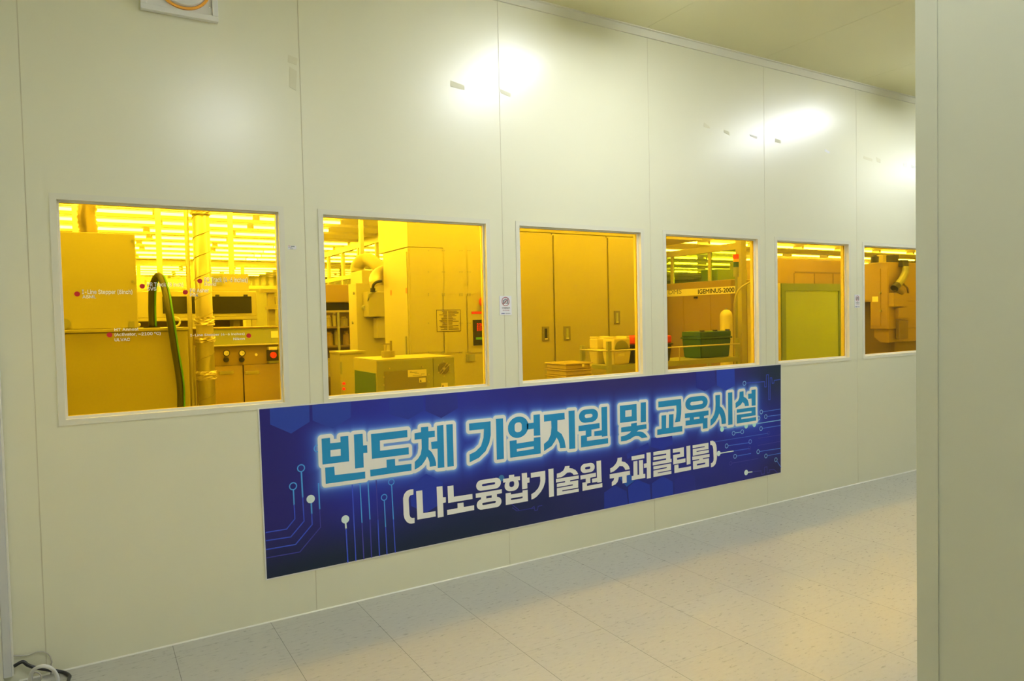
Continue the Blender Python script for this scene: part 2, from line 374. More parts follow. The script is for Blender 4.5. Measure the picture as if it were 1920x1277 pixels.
# ------------------------------------------------------------------ the banner
HEAD=[[[[1.2521,0.9196],[1.2978,0.9194],[1.2978,0.8896],[1.3543,0.8895],[1.3542,0.9199],[1.3978,0.9191],[1.3985,0.78],[1.2534,0.7808]],[[1.2981,0.8532],[1.3536,0.8524],[1.3535,0.8166],[1.2975,0.8173]]],[[[1.4288,0.923],[1.4783,0.9221],[1.4798,0.857],[1.5023,0.8559],[1.5025,0.8141],[1.4795,0.8149],[1.4791,0.7358],[1.4305,0.7359]]],[[[1.2664,0.7626],[1.3158,0.7619],[1.3177,0.7156],[1.4864,0.712],[1.4863,0.6741],[1.267,0.6752]]],[[[1.5257,0.9152],[1.7406,0.916],[1.7405,0.875],[1.5763,0.874],[1.5761,0.8166],[1.7463,0.8166],[1.7462,0.7764],[1.5276,0.7769]]],[[[1.5147,0.7175],[1.6118,0.7185],[1.6116,0.7621],[1.662,0.7607],[1.6625,0.7219],[1.7607,0.7203],[1.7596,0.6816],[1.5161,0.6807]]],[[[1.8245,0.9231],[1.87,0.9221],[1.8704,0.8956],[1.9109,0.895],[1.911,0.8592],[1.871,0.8573],[1.869,0.7897],[1.8879,0.7722],[1.9064,0.7366],[1.9139,0.7049],[1.9134,0.688],[1.8733,0.6885],[1.873,0.7152],[1.8659,0.7365],[1.858,0.7502],[1.847,0.7312],[1.8254,0.706],[1.8004,0.6914],[1.7796,0.684],[1.7814,0.7293],[1.8019,0.7444],[1.819,0.7677],[1.8265,0.8023],[1.8264,0.8556],[1.7835,0.8552],[1.7846,0.8929],[1.8243,0.8948]]],[[[1.9256,0.9217],[1.9667,0.9228],[1.9665,0.6733],[1.9242,0.6737],[1.9258,0.7882],[1.8884,0.789],[1.8857,0.8312],[1.9248,0.832]]],[[[1.9854,0.922],[2.0277,0.922],[2.0277,0.6722],[1.9864,0.6733]]],[[[2.1355,0.9142],[2.283,0.9136],[2.2819,0.8284],[2.2708,0.7836],[2.2435,0.7358],[2.1965,0.7008],[2.1336,0.6809],[2.1338,0.7287],[2.1748,0.7414],[2.2127,0.7699],[2.2313,0.8186],[2.2356,0.8714],[2.136,0.8715]]],[[[2.3202,0.9244],[2.3716,0.9236],[2.371,0.6731],[2.3206,0.6737]]],[[[2.4045,0.859],[2.4064,0.873],[2.4119,0.8863],[2.4205,0.8984],[2.432,0.9087],[2.4458,0.9166],[2.4612,0.9217],[2.4774,0.9237],[2.4804,0.9238],[2.4966,0.9227],[2.5121,0.9185],[2.526,0.9114],[2.5375,0.9017],[2.5461,0.8899],[2.5514,0.8766],[2.553,0.8625],[2.5529,0.8554],[2.5508,0.8412],[2.5451,0.8277],[2.5361,0.8156],[2.5242,0.8054],[2.5101,0.7977],[2.4945,0.7929],[2.4781,0.7912],[2.4765,0.7911],[2.4603,0.7926],[2.4449,0.7971],[2.4313,0.8045],[2.4199,0.8143],[2.4114,0.826],[2.4062,0.8392],[2.4045,0.8531]],[[2.4529,0.8686],[2.4535,0.8728],[2.4551,0.8768],[2.4577,0.8803],[2.4611,0.8833],[2.4653,0.8856],[2.4699,0.887],[2.4747,0.8874],[2.483,0.8875],[2.4879,0.887],[2.4925,0.8857],[2.4966,0.8834],[2.5001,0.8805],[2.5027,0.8769],[2.5043,0.8729],[2.5048,0.8687],[2.5047,0.8461],[2.5041,0.8419],[2.5025,0.8379],[2.4998,0.8343],[2.4964,0.8313],[2.4922,0.8291],[2.4876,0.8276],[2.4827,0.8271],[2.4744,0.8271],[2.4695,0.8275],[2.4649,0.8289],[2.4608,0.8311],[2.4574,0.834],[2.4549,0.8376],[2.4533,0.8415],[2.4528,0.8457]]],[[[2.5435,0.8744],[2.5934,0.8748],[2.5933,0.924],[2.6419,0.9244],[2.6417,0.7891],[2.5931,0.7916],[2.5937,0.8366],[2.5425,0.836]]],[[[2.4145,0.779],[2.4654,0.7791],[2.4654,0.7566],[2.5923,0.7593],[2.5928,0.7794],[2.6427,0.7794],[2.642,0.6737],[2.416,0.6738]],[[2.4646,0.7227],[2.5915,0.7255],[2.5911,0.709],[2.4654,0.7064]]],[[[2.6723,0.9168],[2.833,0.9169],[2.8339,0.8732],[2.7759,0.8733],[2.7742,0.8031],[2.8065,0.7808],[2.8286,0.7376],[2.8374,0.6875],[2.7925,0.6899],[2.7886,0.7202],[2.7793,0.743],[2.7667,0.7617],[2.7531,0.7405],[2.7264,0.7111],[2.6678,0.6856],[2.6677,0.7312],[2.7015,0.7515],[2.7218,0.787],[2.728,0.8294],[2.7271,0.8736],[2.6725,0.8735]]],[[[2.8646,0.9253],[2.9143,0.925],[2.9134,0.6747],[2.8646,0.6749]]],[[[2.9484,0.8812],[2.9496,0.8903],[2.9532,0.8989],[2.9592,0.9066],[2.9671,0.9131],[2.9766,0.918],[2.9872,0.921],[2.9985,0.9221],[3.0551,0.9221],[3.0665,0.9211],[3.0773,0.918],[3.087,0.9131],[3.095,0.9065],[3.101,0.8987],[3.1046,0.8899],[3.1057,0.8807],[3.1056,0.8768],[3.1041,0.8676],[3.1001,0.8588],[3.0938,0.8509],[3.0854,0.8443],[3.0755,0.8394],[3.0646,0.8363],[3.0532,0.8352],[2.9991,0.8351],[2.9879,0.8362],[2.9772,0.8392],[2.9676,0.844],[2.9596,0.8505],[2.9536,0.8582],[2.9498,0.8669],[2.9485,0.876]],[[2.9946,0.8784],[2.995,0.8814],[2.9962,0.8841],[2.9982,0.8866],[3.0007,0.8886],[3.0038,0.8901],[3.0073,0.8909],[3.0109,0.8912],[3.0439,0.8903],[3.0475,0.8899],[3.051,0.8888],[3.0541,0.8871],[3.0566,0.885],[3.0585,0.8824],[3.0597,0.8796],[3.0601,0.8766],[3.0601,0.8794],[3.0596,0.8764],[3.0584,0.8736],[3.0563,0.8711],[3.0537,0.869],[3.0505,0.8673],[3.0471,0.8663],[3.0434,0.8659],[3.0109,0.8655],[3.0073,0.8658],[3.0038,0.8667],[3.0008,0.8682],[2.9982,0.8703],[2.9962,0.8728],[2.995,0.8755],[2.9946,0.8784]]],[[[2.9433,0.8196],[3.1175,0.822],[3.1177,0.7871],[3.0488,0.784],[3.0478,0.7402],[3.0107,0.7386],[3.0101,0.7128],[3.1881,0.7124],[3.188,0.6769],[2.96,0.6748],[2.9611,0.7517],[3.0006,0.7522],[3.0013,0.7822],[2.9425,0.7838]]],[[[3.1351,0.9267],[3.1839,0.9268],[3.183,0.728],[3.1355,0.7274],[3.135,0.7359],[3.0722,0.7376],[3.0716,0.7704],[3.1351,0.7712]]],[[[3.2942,0.9225],[3.4441,0.9229],[3.4434,0.8051],[3.2941,0.8051]],[[3.3421,0.886],[3.3988,0.8862],[3.3978,0.8414],[3.3411,0.8408]]],[[[3.4815,0.9286],[3.5294,0.9282],[3.5273,0.7912],[3.4793,0.7906]]],[[[3.3922,0.7912],[3.4432,0.7926],[3.4427,0.7723],[3.5308,0.7733],[3.5313,0.7417],[3.4591,0.7394],[3.4407,0.7305],[3.4741,0.7276],[3.5008,0.719],[3.5235,0.7005],[3.5405,0.6801],[3.4865,0.6789],[3.4733,0.6897],[3.4563,0.6974],[3.4317,0.7],[3.4128,0.6977],[3.3824,0.685],[3.3449,0.6775],[3.2994,0.6774],[3.2987,0.7114],[3.3272,0.7126],[3.357,0.7196],[3.3796,0.7287],[3.3903,0.7386],[3.3019,0.7392],[3.3019,0.7728],[3.3918,0.7739]]],[[[3.6453,0.9226],[3.8657,0.9244],[3.8674,0.8635],[3.8648,0.8181],[3.853,0.7614],[3.802,0.7596],[3.8138,0.7985],[3.8187,0.8374],[3.8175,0.8807],[3.6444,0.8811]]],[[[3.6314,0.7247],[3.6722,0.7265],[3.6729,0.8205],[3.7189,0.8202],[3.715,0.7267],[3.7412,0.7265],[3.7451,0.8214],[3.7897,0.8212],[3.7858,0.7271],[3.8743,0.7274],[3.8735,0.6869],[3.6306,0.6862]]],[[[3.9078,0.8844],[3.9095,0.8946],[3.9143,0.9043],[3.9219,0.9131],[3.932,0.9203],[3.944,0.9259],[3.9573,0.9293],[3.9714,0.9305],[4.0713,0.9309],[4.0856,0.9298],[4.0992,0.9264],[4.1114,0.9209],[4.1216,0.9135],[4.1292,0.9046],[4.1338,0.8947],[4.1353,0.8843],[4.1352,0.8814],[4.1334,0.871],[4.1284,0.861],[4.1205,0.852],[4.1101,0.8445],[4.0977,0.8389],[4.084,0.8353],[4.0696,0.834],[3.9694,0.8332],[3.9554,0.8343],[3.9422,0.8376],[3.9305,0.843],[3.9207,0.8501],[3.9134,0.8588],[3.909,0.8684],[3.9077,0.8786]],[[3.9563,0.8805],[3.9567,0.8835],[3.958,0.8863],[3.9601,0.8888],[3.963,0.8909],[3.9664,0.8925],[3.9702,0.8936],[3.9742,0.8939],[4.0688,0.8949],[4.0729,0.8947],[4.0768,0.8937],[4.0802,0.8922],[4.0831,0.8901],[4.0853,0.8876],[4.0866,0.8848],[4.087,0.8818],[4.087,0.8831],[4.0865,0.8801],[4.0851,0.8772],[4.0828,0.8747],[4.0799,0.8725],[4.0764,0.8708],[4.0725,0.8698],[4.0684,0.8694],[3.9745,0.8677],[3.9705,0.8679],[3.9667,0.8688],[3.9632,0.8703],[3.9604,0.8724],[3.9582,0.8748],[3.9568,0.8776],[3.9563,0.8805]]],[[[3.9014,0.814],[4.1437,0.8165],[4.143,0.7815],[4.095,0.7788],[4.0947,0.7623],[4.1317,0.762],[4.1303,0.6849],[4.0833,0.6843],[4.0824,0.7261],[3.9068,0.7258],[3.9075,0.7609],[3.9494,0.7621],[3.9498,0.7814],[3.9008,0.7805]],[[3.992,0.7784],[4.0489,0.7784],[4.0486,0.7623],[3.9917,0.7627]]],[[[4.2174,0.9234],[4.2673,0.9236],[4.2649,0.8375],[4.288,0.8229],[4.3101,0.7955],[4.3209,0.7659],[4.3272,0.7367],[4.3266,0.7001],[4.2805,0.7005],[4.2776,0.7414],[4.269,0.7643],[4.2568,0.7844],[4.242,0.7573],[4.2148,0.7283],[4.1879,0.7089],[4.1612,0.6974],[4.162,0.7422],[4.1844,0.7596],[4.2025,0.783],[4.2141,0.8135],[4.218,0.8572]]],[[[4.3533,0.9327],[4.4005,0.9333],[4.3995,0.6866],[4.3514,0.6858]]],[[[4.4815,0.9305],[4.5261,0.9321],[4.5263,0.8883],[4.5521,0.8782],[4.5731,0.857],[4.5822,0.8334],[4.5843,0.8131],[4.5406,0.8141],[4.5334,0.8342],[4.5139,0.8488],[4.4901,0.8281],[4.4362,0.8079],[4.4345,0.8473],[4.4626,0.8627],[4.477,0.8841]]],[[[4.6159,0.9353],[4.664,0.9357],[4.662,0.8098],[4.6167,0.8103],[4.6162,0.8676],[4.578,0.868],[4.5772,0.9072],[4.6169,0.9074]]],[[[4.4476,0.7972],[4.6609,0.799],[4.6613,0.7322],[4.4969,0.7295],[4.4976,0.7158],[4.6654,0.718],[4.6664,0.69],[4.4467,0.6874],[4.4469,0.7551],[4.613,0.7556],[4.6147,0.7702],[4.4471,0.7699]]]]
SUB=[[[[1.7683,0.5729],[1.7466,0.5742],[1.726,0.5677],[1.7116,0.5531],[1.7047,0.5326],[1.7042,0.5183],[1.7051,0.4354],[1.71,0.4121],[1.7234,0.3906],[1.7384,0.3808],[1.7511,0.3777],[1.7702,0.3778],[1.7708,0.4079],[1.7546,0.4094],[1.7446,0.4171],[1.7403,0.4298],[1.7378,0.5179],[1.7402,0.5308],[1.7481,0.5404],[1.7674,0.5423]]],[[[1.7847,0.559],[1.8228,0.5589],[1.825,0.4255],[1.9029,0.4245],[1.9028,0.3931],[1.7877,0.3941]]],[[[1.9135,0.5656],[1.951,0.5644],[1.9519,0.4984],[1.9707,0.4968],[1.9699,0.4653],[1.9523,0.4651],[1.9535,0.3834],[1.9159,0.3842]]],[[[1.9833,0.5592],[2.0221,0.5586],[2.0229,0.4908],[2.1464,0.489],[2.147,0.4585],[1.9854,0.4594]]],[[[1.9767,0.4191],[2.0457,0.4192],[2.046,0.4479],[2.0854,0.4467],[2.0869,0.4193],[2.1567,0.4186],[2.1565,0.39],[1.978,0.3887]]],[[[2.174,0.533],[2.175,0.5399],[2.1776,0.5465],[2.1817,0.5523],[2.1873,0.5572],[2.1938,0.5608],[2.2012,0.5631],[2.2089,0.5639],[2.3101,0.5634],[2.318,0.5625],[2.3255,0.5602],[2.3322,0.5564],[2.3378,0.5514],[2.342,0.5454],[2.3445,0.5387],[2.3453,0.5316],[2.3453,0.529],[2.3442,0.522],[2.3415,0.5153],[2.3371,0.5094],[2.3313,0.5045],[2.3245,0.5008],[2.3169,0.4985],[2.3089,0.4978],[2.2083,0.4991],[2.2006,0.4999],[2.1933,0.5023],[2.1868,0.5061],[2.1814,0.5111],[2.1773,0.517],[2.1748,0.5236],[2.174,0.5305]],[[2.2134,0.5314],[2.2135,0.5331],[2.2139,0.5346],[2.2148,0.536],[2.216,0.5371],[2.2175,0.538],[2.2192,0.5385],[2.221,0.5387],[2.2976,0.5384],[2.2994,0.5382],[2.3012,0.5376],[2.3027,0.5367],[2.304,0.5356],[2.305,0.5342],[2.3055,0.5326],[2.3057,0.531],[2.3057,0.5323],[2.3055,0.5307],[2.3048,0.5291],[2.3038,0.5277],[2.3025,0.5266],[2.3009,0.5257],[2.2991,0.5251],[2.2973,0.5249],[2.222,0.5242],[2.2202,0.5243],[2.2184,0.5249],[2.2168,0.5257],[2.2155,0.5269],[2.2144,0.5283],[2.2137,0.5298],[2.2134,0.5314]]],[[[2.1694,0.4875],[2.351,0.4874],[2.3506,0.4634],[2.3157,0.4622],[2.3151,0.4411],[2.2783,0.439],[2.2789,0.4608],[2.2411,0.4606],[2.2405,0.4397],[2.2044,0.4402],[2.205,0.4597],[2.1698,0.4613]]],[[[2.1744,0.4169],[2.1753,0.4237],[2.1779,0.4301],[2.1819,0.4358],[2.1873,0.4406],[2.1937,0.4441],[2.2009,0.4463],[2.2085,0.447],[2.3121,0.4457],[2.3199,0.4448],[2.3273,0.4424],[2.3338,0.4387],[2.3393,0.4337],[2.3434,0.4278],[2.3459,0.4212],[2.3467,0.4142],[2.3467,0.413],[2.3457,0.4061],[2.3429,0.3995],[2.3387,0.3937],[2.333,0.3889],[2.3263,0.3852],[2.3189,0.383],[2.3111,0.3824],[2.2082,0.3836],[2.2006,0.3844],[2.1935,0.3868],[2.1871,0.3905],[2.1817,0.3953],[2.1777,0.4012],[2.1752,0.4076],[2.1744,0.4144]],[[2.2124,0.4167],[2.2125,0.4182],[2.2129,0.4197],[2.2137,0.4211],[2.2149,0.4222],[2.2163,0.423],[2.2179,0.4236],[2.2196,0.4237],[2.2998,0.4234],[2.3016,0.4232],[2.3033,0.4227],[2.3048,0.4219],[2.306,0.4207],[2.3069,0.4194],[2.3075,0.4179],[2.3077,0.4163],[2.3077,0.4171],[2.3074,0.4156],[2.3068,0.4141],[2.3058,0.4127],[2.3045,0.4116],[2.303,0.4107],[2.3013,0.4102],[2.2995,0.41],[2.2209,0.4096],[2.2192,0.4097],[2.2175,0.4103],[2.2159,0.4111],[2.2146,0.4122],[2.2135,0.4136],[2.2128,0.4151],[2.2124,0.4167]]],[[[2.3624,0.5493],[2.4035,0.5488],[2.4039,0.5669],[2.442,0.5662],[2.4416,0.5519],[2.484,0.55],[2.4834,0.5254],[2.3618,0.526]]],[[[2.3714,0.5046],[2.3726,0.5125],[2.3757,0.52],[2.3807,0.5266],[2.3872,0.5322],[2.395,0.5363],[2.4037,0.5388],[2.4128,0.5396],[2.4347,0.5393],[2.4438,0.5383],[2.4525,0.5355],[2.4602,0.5311],[2.4667,0.5253],[2.4714,0.5185],[2.4743,0.5108],[2.4751,0.5028],[2.4751,0.5],[2.4738,0.4921],[2.4705,0.4846],[2.4654,0.4779],[2.4587,0.4725],[2.4507,0.4685],[2.4419,0.4661],[2.4327,0.4655],[2.4116,0.4663],[2.4025,0.4675],[2.3939,0.4704],[2.3862,0.4749],[2.3799,0.4807],[2.3751,0.4876],[2.3723,0.4953],[2.3714,0.5032]],[[2.4056,0.5138],[2.4061,0.517],[2.4074,0.5201],[2.4095,0.5228],[2.4122,0.5251],[2.4154,0.5268],[2.419,0.5278],[2.4227,0.5281],[2.4241,0.5281],[2.4279,0.5277],[2.4314,0.5266],[2.4346,0.5248],[2.4372,0.5224],[2.4391,0.5196],[2.4403,0.5165],[2.4406,0.5132],[2.4404,0.5048],[2.4399,0.5015],[2.4386,0.4984],[2.4365,0.4956],[2.4338,0.4933],[2.4305,0.4916],[2.4269,0.4906],[2.4232,0.4903],[2.4217,0.4903],[2.418,0.4907],[2.4145,0.4918],[2.4113,0.4936],[2.4087,0.4959],[2.4068,0.4987],[2.4057,0.5018],[2.4053,0.5051]]],[[[2.497,0.5661],[2.5356,0.5649],[2.5364,0.533],[2.5541,0.5314],[2.5533,0.5002],[2.5368,0.4999],[2.5368,0.4649],[2.4981,0.4651]]],[[[2.3774,0.4576],[2.4149,0.4567],[2.4152,0.4449],[2.5001,0.4445],[2.5004,0.4576],[2.5382,0.4568],[2.5388,0.3844],[2.3767,0.3849]],[[2.4146,0.4207],[2.5001,0.4202],[2.4998,0.4089],[2.4149,0.4096]]],[[[2.5642,0.5592],[2.6727,0.5591],[2.6737,0.5073],[2.6709,0.4862],[2.658,0.4558],[2.6382,0.4292],[2.6058,0.4033],[2.5866,0.3943],[2.5652,0.3904],[2.5648,0.4242],[2.5908,0.4336],[2.6166,0.4538],[2.6298,0.476],[2.6352,0.4993],[2.6343,0.5275],[2.5649,0.5283]]],[[[2.6977,0.5666],[2.7372,0.565],[2.737,0.3849],[2.6997,0.3849]]],[[[2.8276,0.5668],[2.8643,0.5661],[2.8622,0.5508],[2.8873,0.5453],[2.9106,0.5326],[2.9238,0.5184],[2.933,0.5019],[2.8957,0.5015],[2.8865,0.5137],[2.8699,0.5223],[2.8449,0.5234],[2.8229,0.51],[2.7962,0.5],[2.7624,0.5006],[2.763,0.5277],[2.7904,0.5308],[2.8137,0.5413],[2.8247,0.5562]]],[[[2.755,0.4943],[2.9368,0.4931],[2.9363,0.471],[2.867,0.4705],[2.8675,0.4621],[2.932,0.4619],[2.9315,0.4127],[2.803,0.4139],[2.8038,0.4067],[2.9348,0.4056],[2.9343,0.3854],[2.7605,0.3854],[2.761,0.4337],[2.888,0.4336],[2.8881,0.4405],[2.7612,0.4402],[2.7618,0.4626],[2.8268,0.463],[2.8269,0.4706],[2.7551,0.4712]]],[[[2.954,0.5346],[2.9548,0.5411],[2.9574,0.5472],[2.9616,0.5527],[2.9672,0.5573],[2.974,0.5608],[2.9815,0.5629],[2.9894,0.5636],[3.0343,0.5635],[3.0423,0.5627],[3.0499,0.5605],[3.0567,0.557],[3.0624,0.5524],[3.0666,0.5468],[3.0692,0.5405],[3.07,0.534],[3.0699,0.5311],[3.0689,0.5246],[3.0661,0.5184],[3.0617,0.5128],[3.0559,0.5081],[3.049,0.5046],[3.0413,0.5025],[3.0333,0.5018],[2.9896,0.5018],[2.9817,0.5025],[2.9742,0.5047],[2.9674,0.5082],[2.9618,0.5128],[2.9575,0.5183],[2.9549,0.5245],[2.954,0.5309]],[[2.99,0.5322],[2.9901,0.534],[2.9907,0.5357],[2.9917,0.5372],[2.9931,0.5385],[2.9949,0.5395],[2.9969,0.5401],[2.9991,0.5403],[3.0245,0.5405],[3.0267,0.5403],[3.0288,0.5397],[3.0306,0.5388],[3.0321,0.5375],[3.0333,0.536],[3.0339,0.5343],[3.0342,0.5326],[3.0342,0.5326],[3.0339,0.5308],[3.0331,0.5291],[3.0319,0.5276],[3.0303,0.5263],[3.0284,0.5254],[3.0264,0.5248],[3.0242,0.5245],[3.0004,0.5243],[2.9982,0.5245],[2.9961,0.5251],[2.9942,0.526],[2.9925,0.5272],[2.9913,0.5288],[2.9904,0.5304],[2.99,0.5322]]],[[[2.9504,0.4899],[3.0787,0.492],[3.0791,0.4658],[3.0319,0.4639],[3.0318,0.4298],[3.0033,0.4296],[3.0036,0.4134],[3.1317,0.4136],[3.1318,0.3872],[2.9658,0.3854],[2.9657,0.4405],[2.9932,0.4403],[2.9937,0.4636],[2.9515,0.4628]]],[[[3.0857,0.5685],[3.1239,0.5685],[3.1266,0.4225],[3.0901,0.4229],[3.0896,0.4292],[3.0464,0.4296],[3.0453,0.4553],[3.0877,0.4562]]],[[[3.2678,0.568],[3.3053,0.5677],[3.3021,0.5399],[3.3315,0.5312],[3.3571,0.5106],[3.368,0.4947],[3.3732,0.4766],[3.334,0.476],[3.3251,0.4916],[3.3124,0.5048],[3.283,0.5101],[3.2607,0.4943],[3.2312,0.4796],[3.2021,0.4749],[3.2009,0.5036],[3.2283,0.5129],[3.2505,0.53],[3.2637,0.5484]]],[[[3.1964,0.4648],[3.3749,0.4662],[3.3743,0.4387],[3.3443,0.437],[3.344,0.3877],[3.3068,0.3872],[3.3053,0.4351],[3.2747,0.4355],[3.2719,0.421],[3.2623,0.4022],[3.2437,0.389],[3.2134,0.3828],[3.2132,0.4091],[3.228,0.4185],[3.2356,0.4346],[3.1968,0.4357]]],[[[3.3912,0.563],[3.5081,0.5649],[3.5075,0.5364],[3.3914,0.5353]]],[[[3.407,0.5261],[3.4434,0.5265],[3.442,0.4272],[3.4565,0.4269],[3.4567,0.5271],[3.4946,0.5262],[3.4944,0.4268],[3.5129,0.4258],[3.5131,0.3971],[3.3884,0.3975],[3.389,0.425],[3.406,0.4271]]],[[[3.5276,0.5714],[3.5664,0.5712],[3.5646,0.3891],[3.5276,0.3892],[3.5281,0.4674],[3.5022,0.467],[3.5017,0.498],[3.528,0.499]]],[[[3.5918,0.5696],[3.7533,0.5709],[3.7531,0.5006],[3.7641,0.5002],[3.7636,0.476],[3.584,0.475],[3.5844,0.4978],[3.7115,0.4998],[3.7117,0.5103],[3.5906,0.5104],[3.5911,0.5341],[3.7134,0.5347],[3.7136,0.5452],[3.5913,0.5444]]],[[[3.5897,0.4668],[3.7574,0.4677],[3.7572,0.42],[3.6293,0.4196],[3.6292,0.4136],[3.7612,0.4134],[3.7607,0.3923],[3.5889,0.3917],[3.5899,0.4377],[3.7163,0.439],[3.7165,0.4471],[3.59,0.4457]]],[[[3.7779,0.5681],[3.8866,0.57],[3.8868,0.5017],[3.8171,0.4998],[3.8187,0.486],[3.9019,0.4869],[3.9014,0.4585],[3.7794,0.457],[3.7797,0.5252],[3.8481,0.527],[3.8476,0.5408],[3.7785,0.5408]]],[[[3.9119,0.5746],[3.9505,0.5749],[3.9517,0.4388],[3.9131,0.4377]]],[[[3.7903,0.4507],[3.8302,0.4511],[3.8311,0.4214],[3.9552,0.422],[3.9558,0.3947],[3.7903,0.3928]]],[[[3.9745,0.573],[4.1382,0.5749],[4.1385,0.5269],[4.0138,0.5266],[4.0145,0.5202],[4.1415,0.5209],[4.1412,0.4994],[3.9757,0.4959],[3.9758,0.545],[4.0984,0.5462],[4.0985,0.5532],[3.9748,0.5521]]],[[[3.9702,0.4896],[4.1477,0.4896],[4.1473,0.4665],[4.0785,0.4656],[4.0792,0.458],[4.142,0.4584],[4.142,0.3956],[3.976,0.394],[3.9761,0.456],[4.0395,0.4565],[4.0397,0.464],[3.9705,0.4642]],[[4.0159,0.4301],[4.1014,0.431],[4.1012,0.4192],[4.0164,0.4188]]],[[[4.1561,0.5848],[4.1831,0.5852],[4.2068,0.5721],[4.2204,0.5478],[4.224,0.526],[4.2257,0.4631],[4.2224,0.435],[4.2098,0.4053],[4.1876,0.3897],[4.1617,0.3873],[4.1602,0.4173],[4.1782,0.4207],[4.1892,0.4335],[4.1907,0.4504],[4.188,0.5217],[4.1824,0.5436],[4.1726,0.5532],[4.1588,0.5539]]]]
HEX=[[[[0.9924,1.1074],[1.1939,1.1084],[1.1926,1.0153],[1.0952,0.9634],[0.9918,1.0207]],[42,62,152]],[[[1.2089,1.1087],[1.4175,1.1086],[1.4147,1.0186],[1.3155,0.967],[1.2085,1.0202]],[42,60,150]],[[[1.6376,1.1077],[1.8449,1.108],[1.8442,1.0177],[1.7483,0.9747],[1.6366,1.0148]],[40,52,142]],[[[1.8599,1.1077],[2.0618,1.1074],[2.0641,1.0118],[1.9551,0.9639],[1.8563,1.0141]],[42,48,130]],[[[1.8506,0.6509],[1.9542,0.5899],[1.9459,0.4651],[1.8442,0.4241],[1.7523,0.4782],[1.7483,0.5956]],[38,54,150]],[[[4.234,1.1166],[4.4299,1.1175],[4.4324,0.982],[4.3289,0.9507],[4.2365,0.9956]],[38,60,165]],[[[4.0202,1.115],[4.2156,1.1155],[4.2212,1.0021],[4.1066,0.9616],[4.018,0.9948]],[38,46,135]],[[[3.1473,0.3479],[3.2417,0.3834],[3.3425,0.3288],[3.353,0.2157],[3.1443,0.2176]],[36,50,140]],[[[3.356,0.3519],[3.4351,0.3961],[3.5539,0.3437],[3.5621,0.2192],[3.3608,0.2184]],[36,54,152]],[[[3.5743,0.349],[3.6777,0.3862],[3.7744,0.3331],[3.7764,0.2215],[3.5756,0.2192]],[36,54,152]],[[[3.7915,0.3412],[3.8895,0.3805],[3.9939,0.3429],[4.0006,0.226],[3.7892,0.2237]],[38,44,132]],[[[3.2745,0.4335],[3.3584,0.462],[3.422,0.3929],[3.3432,0.3588]],[40,80,160]],[[[3.3481,0.5856],[3.4397,0.6109],[3.5466,0.6414],[3.5565,0.5994],[3.4456,0.5769],[3.3538,0.5478]],[36,50,148]],[[[3.5714,0.6693],[3.7741,0.6734],[3.7798,0.6048],[3.6815,0.5745],[3.5729,0.6077]],[36,50,150]]]
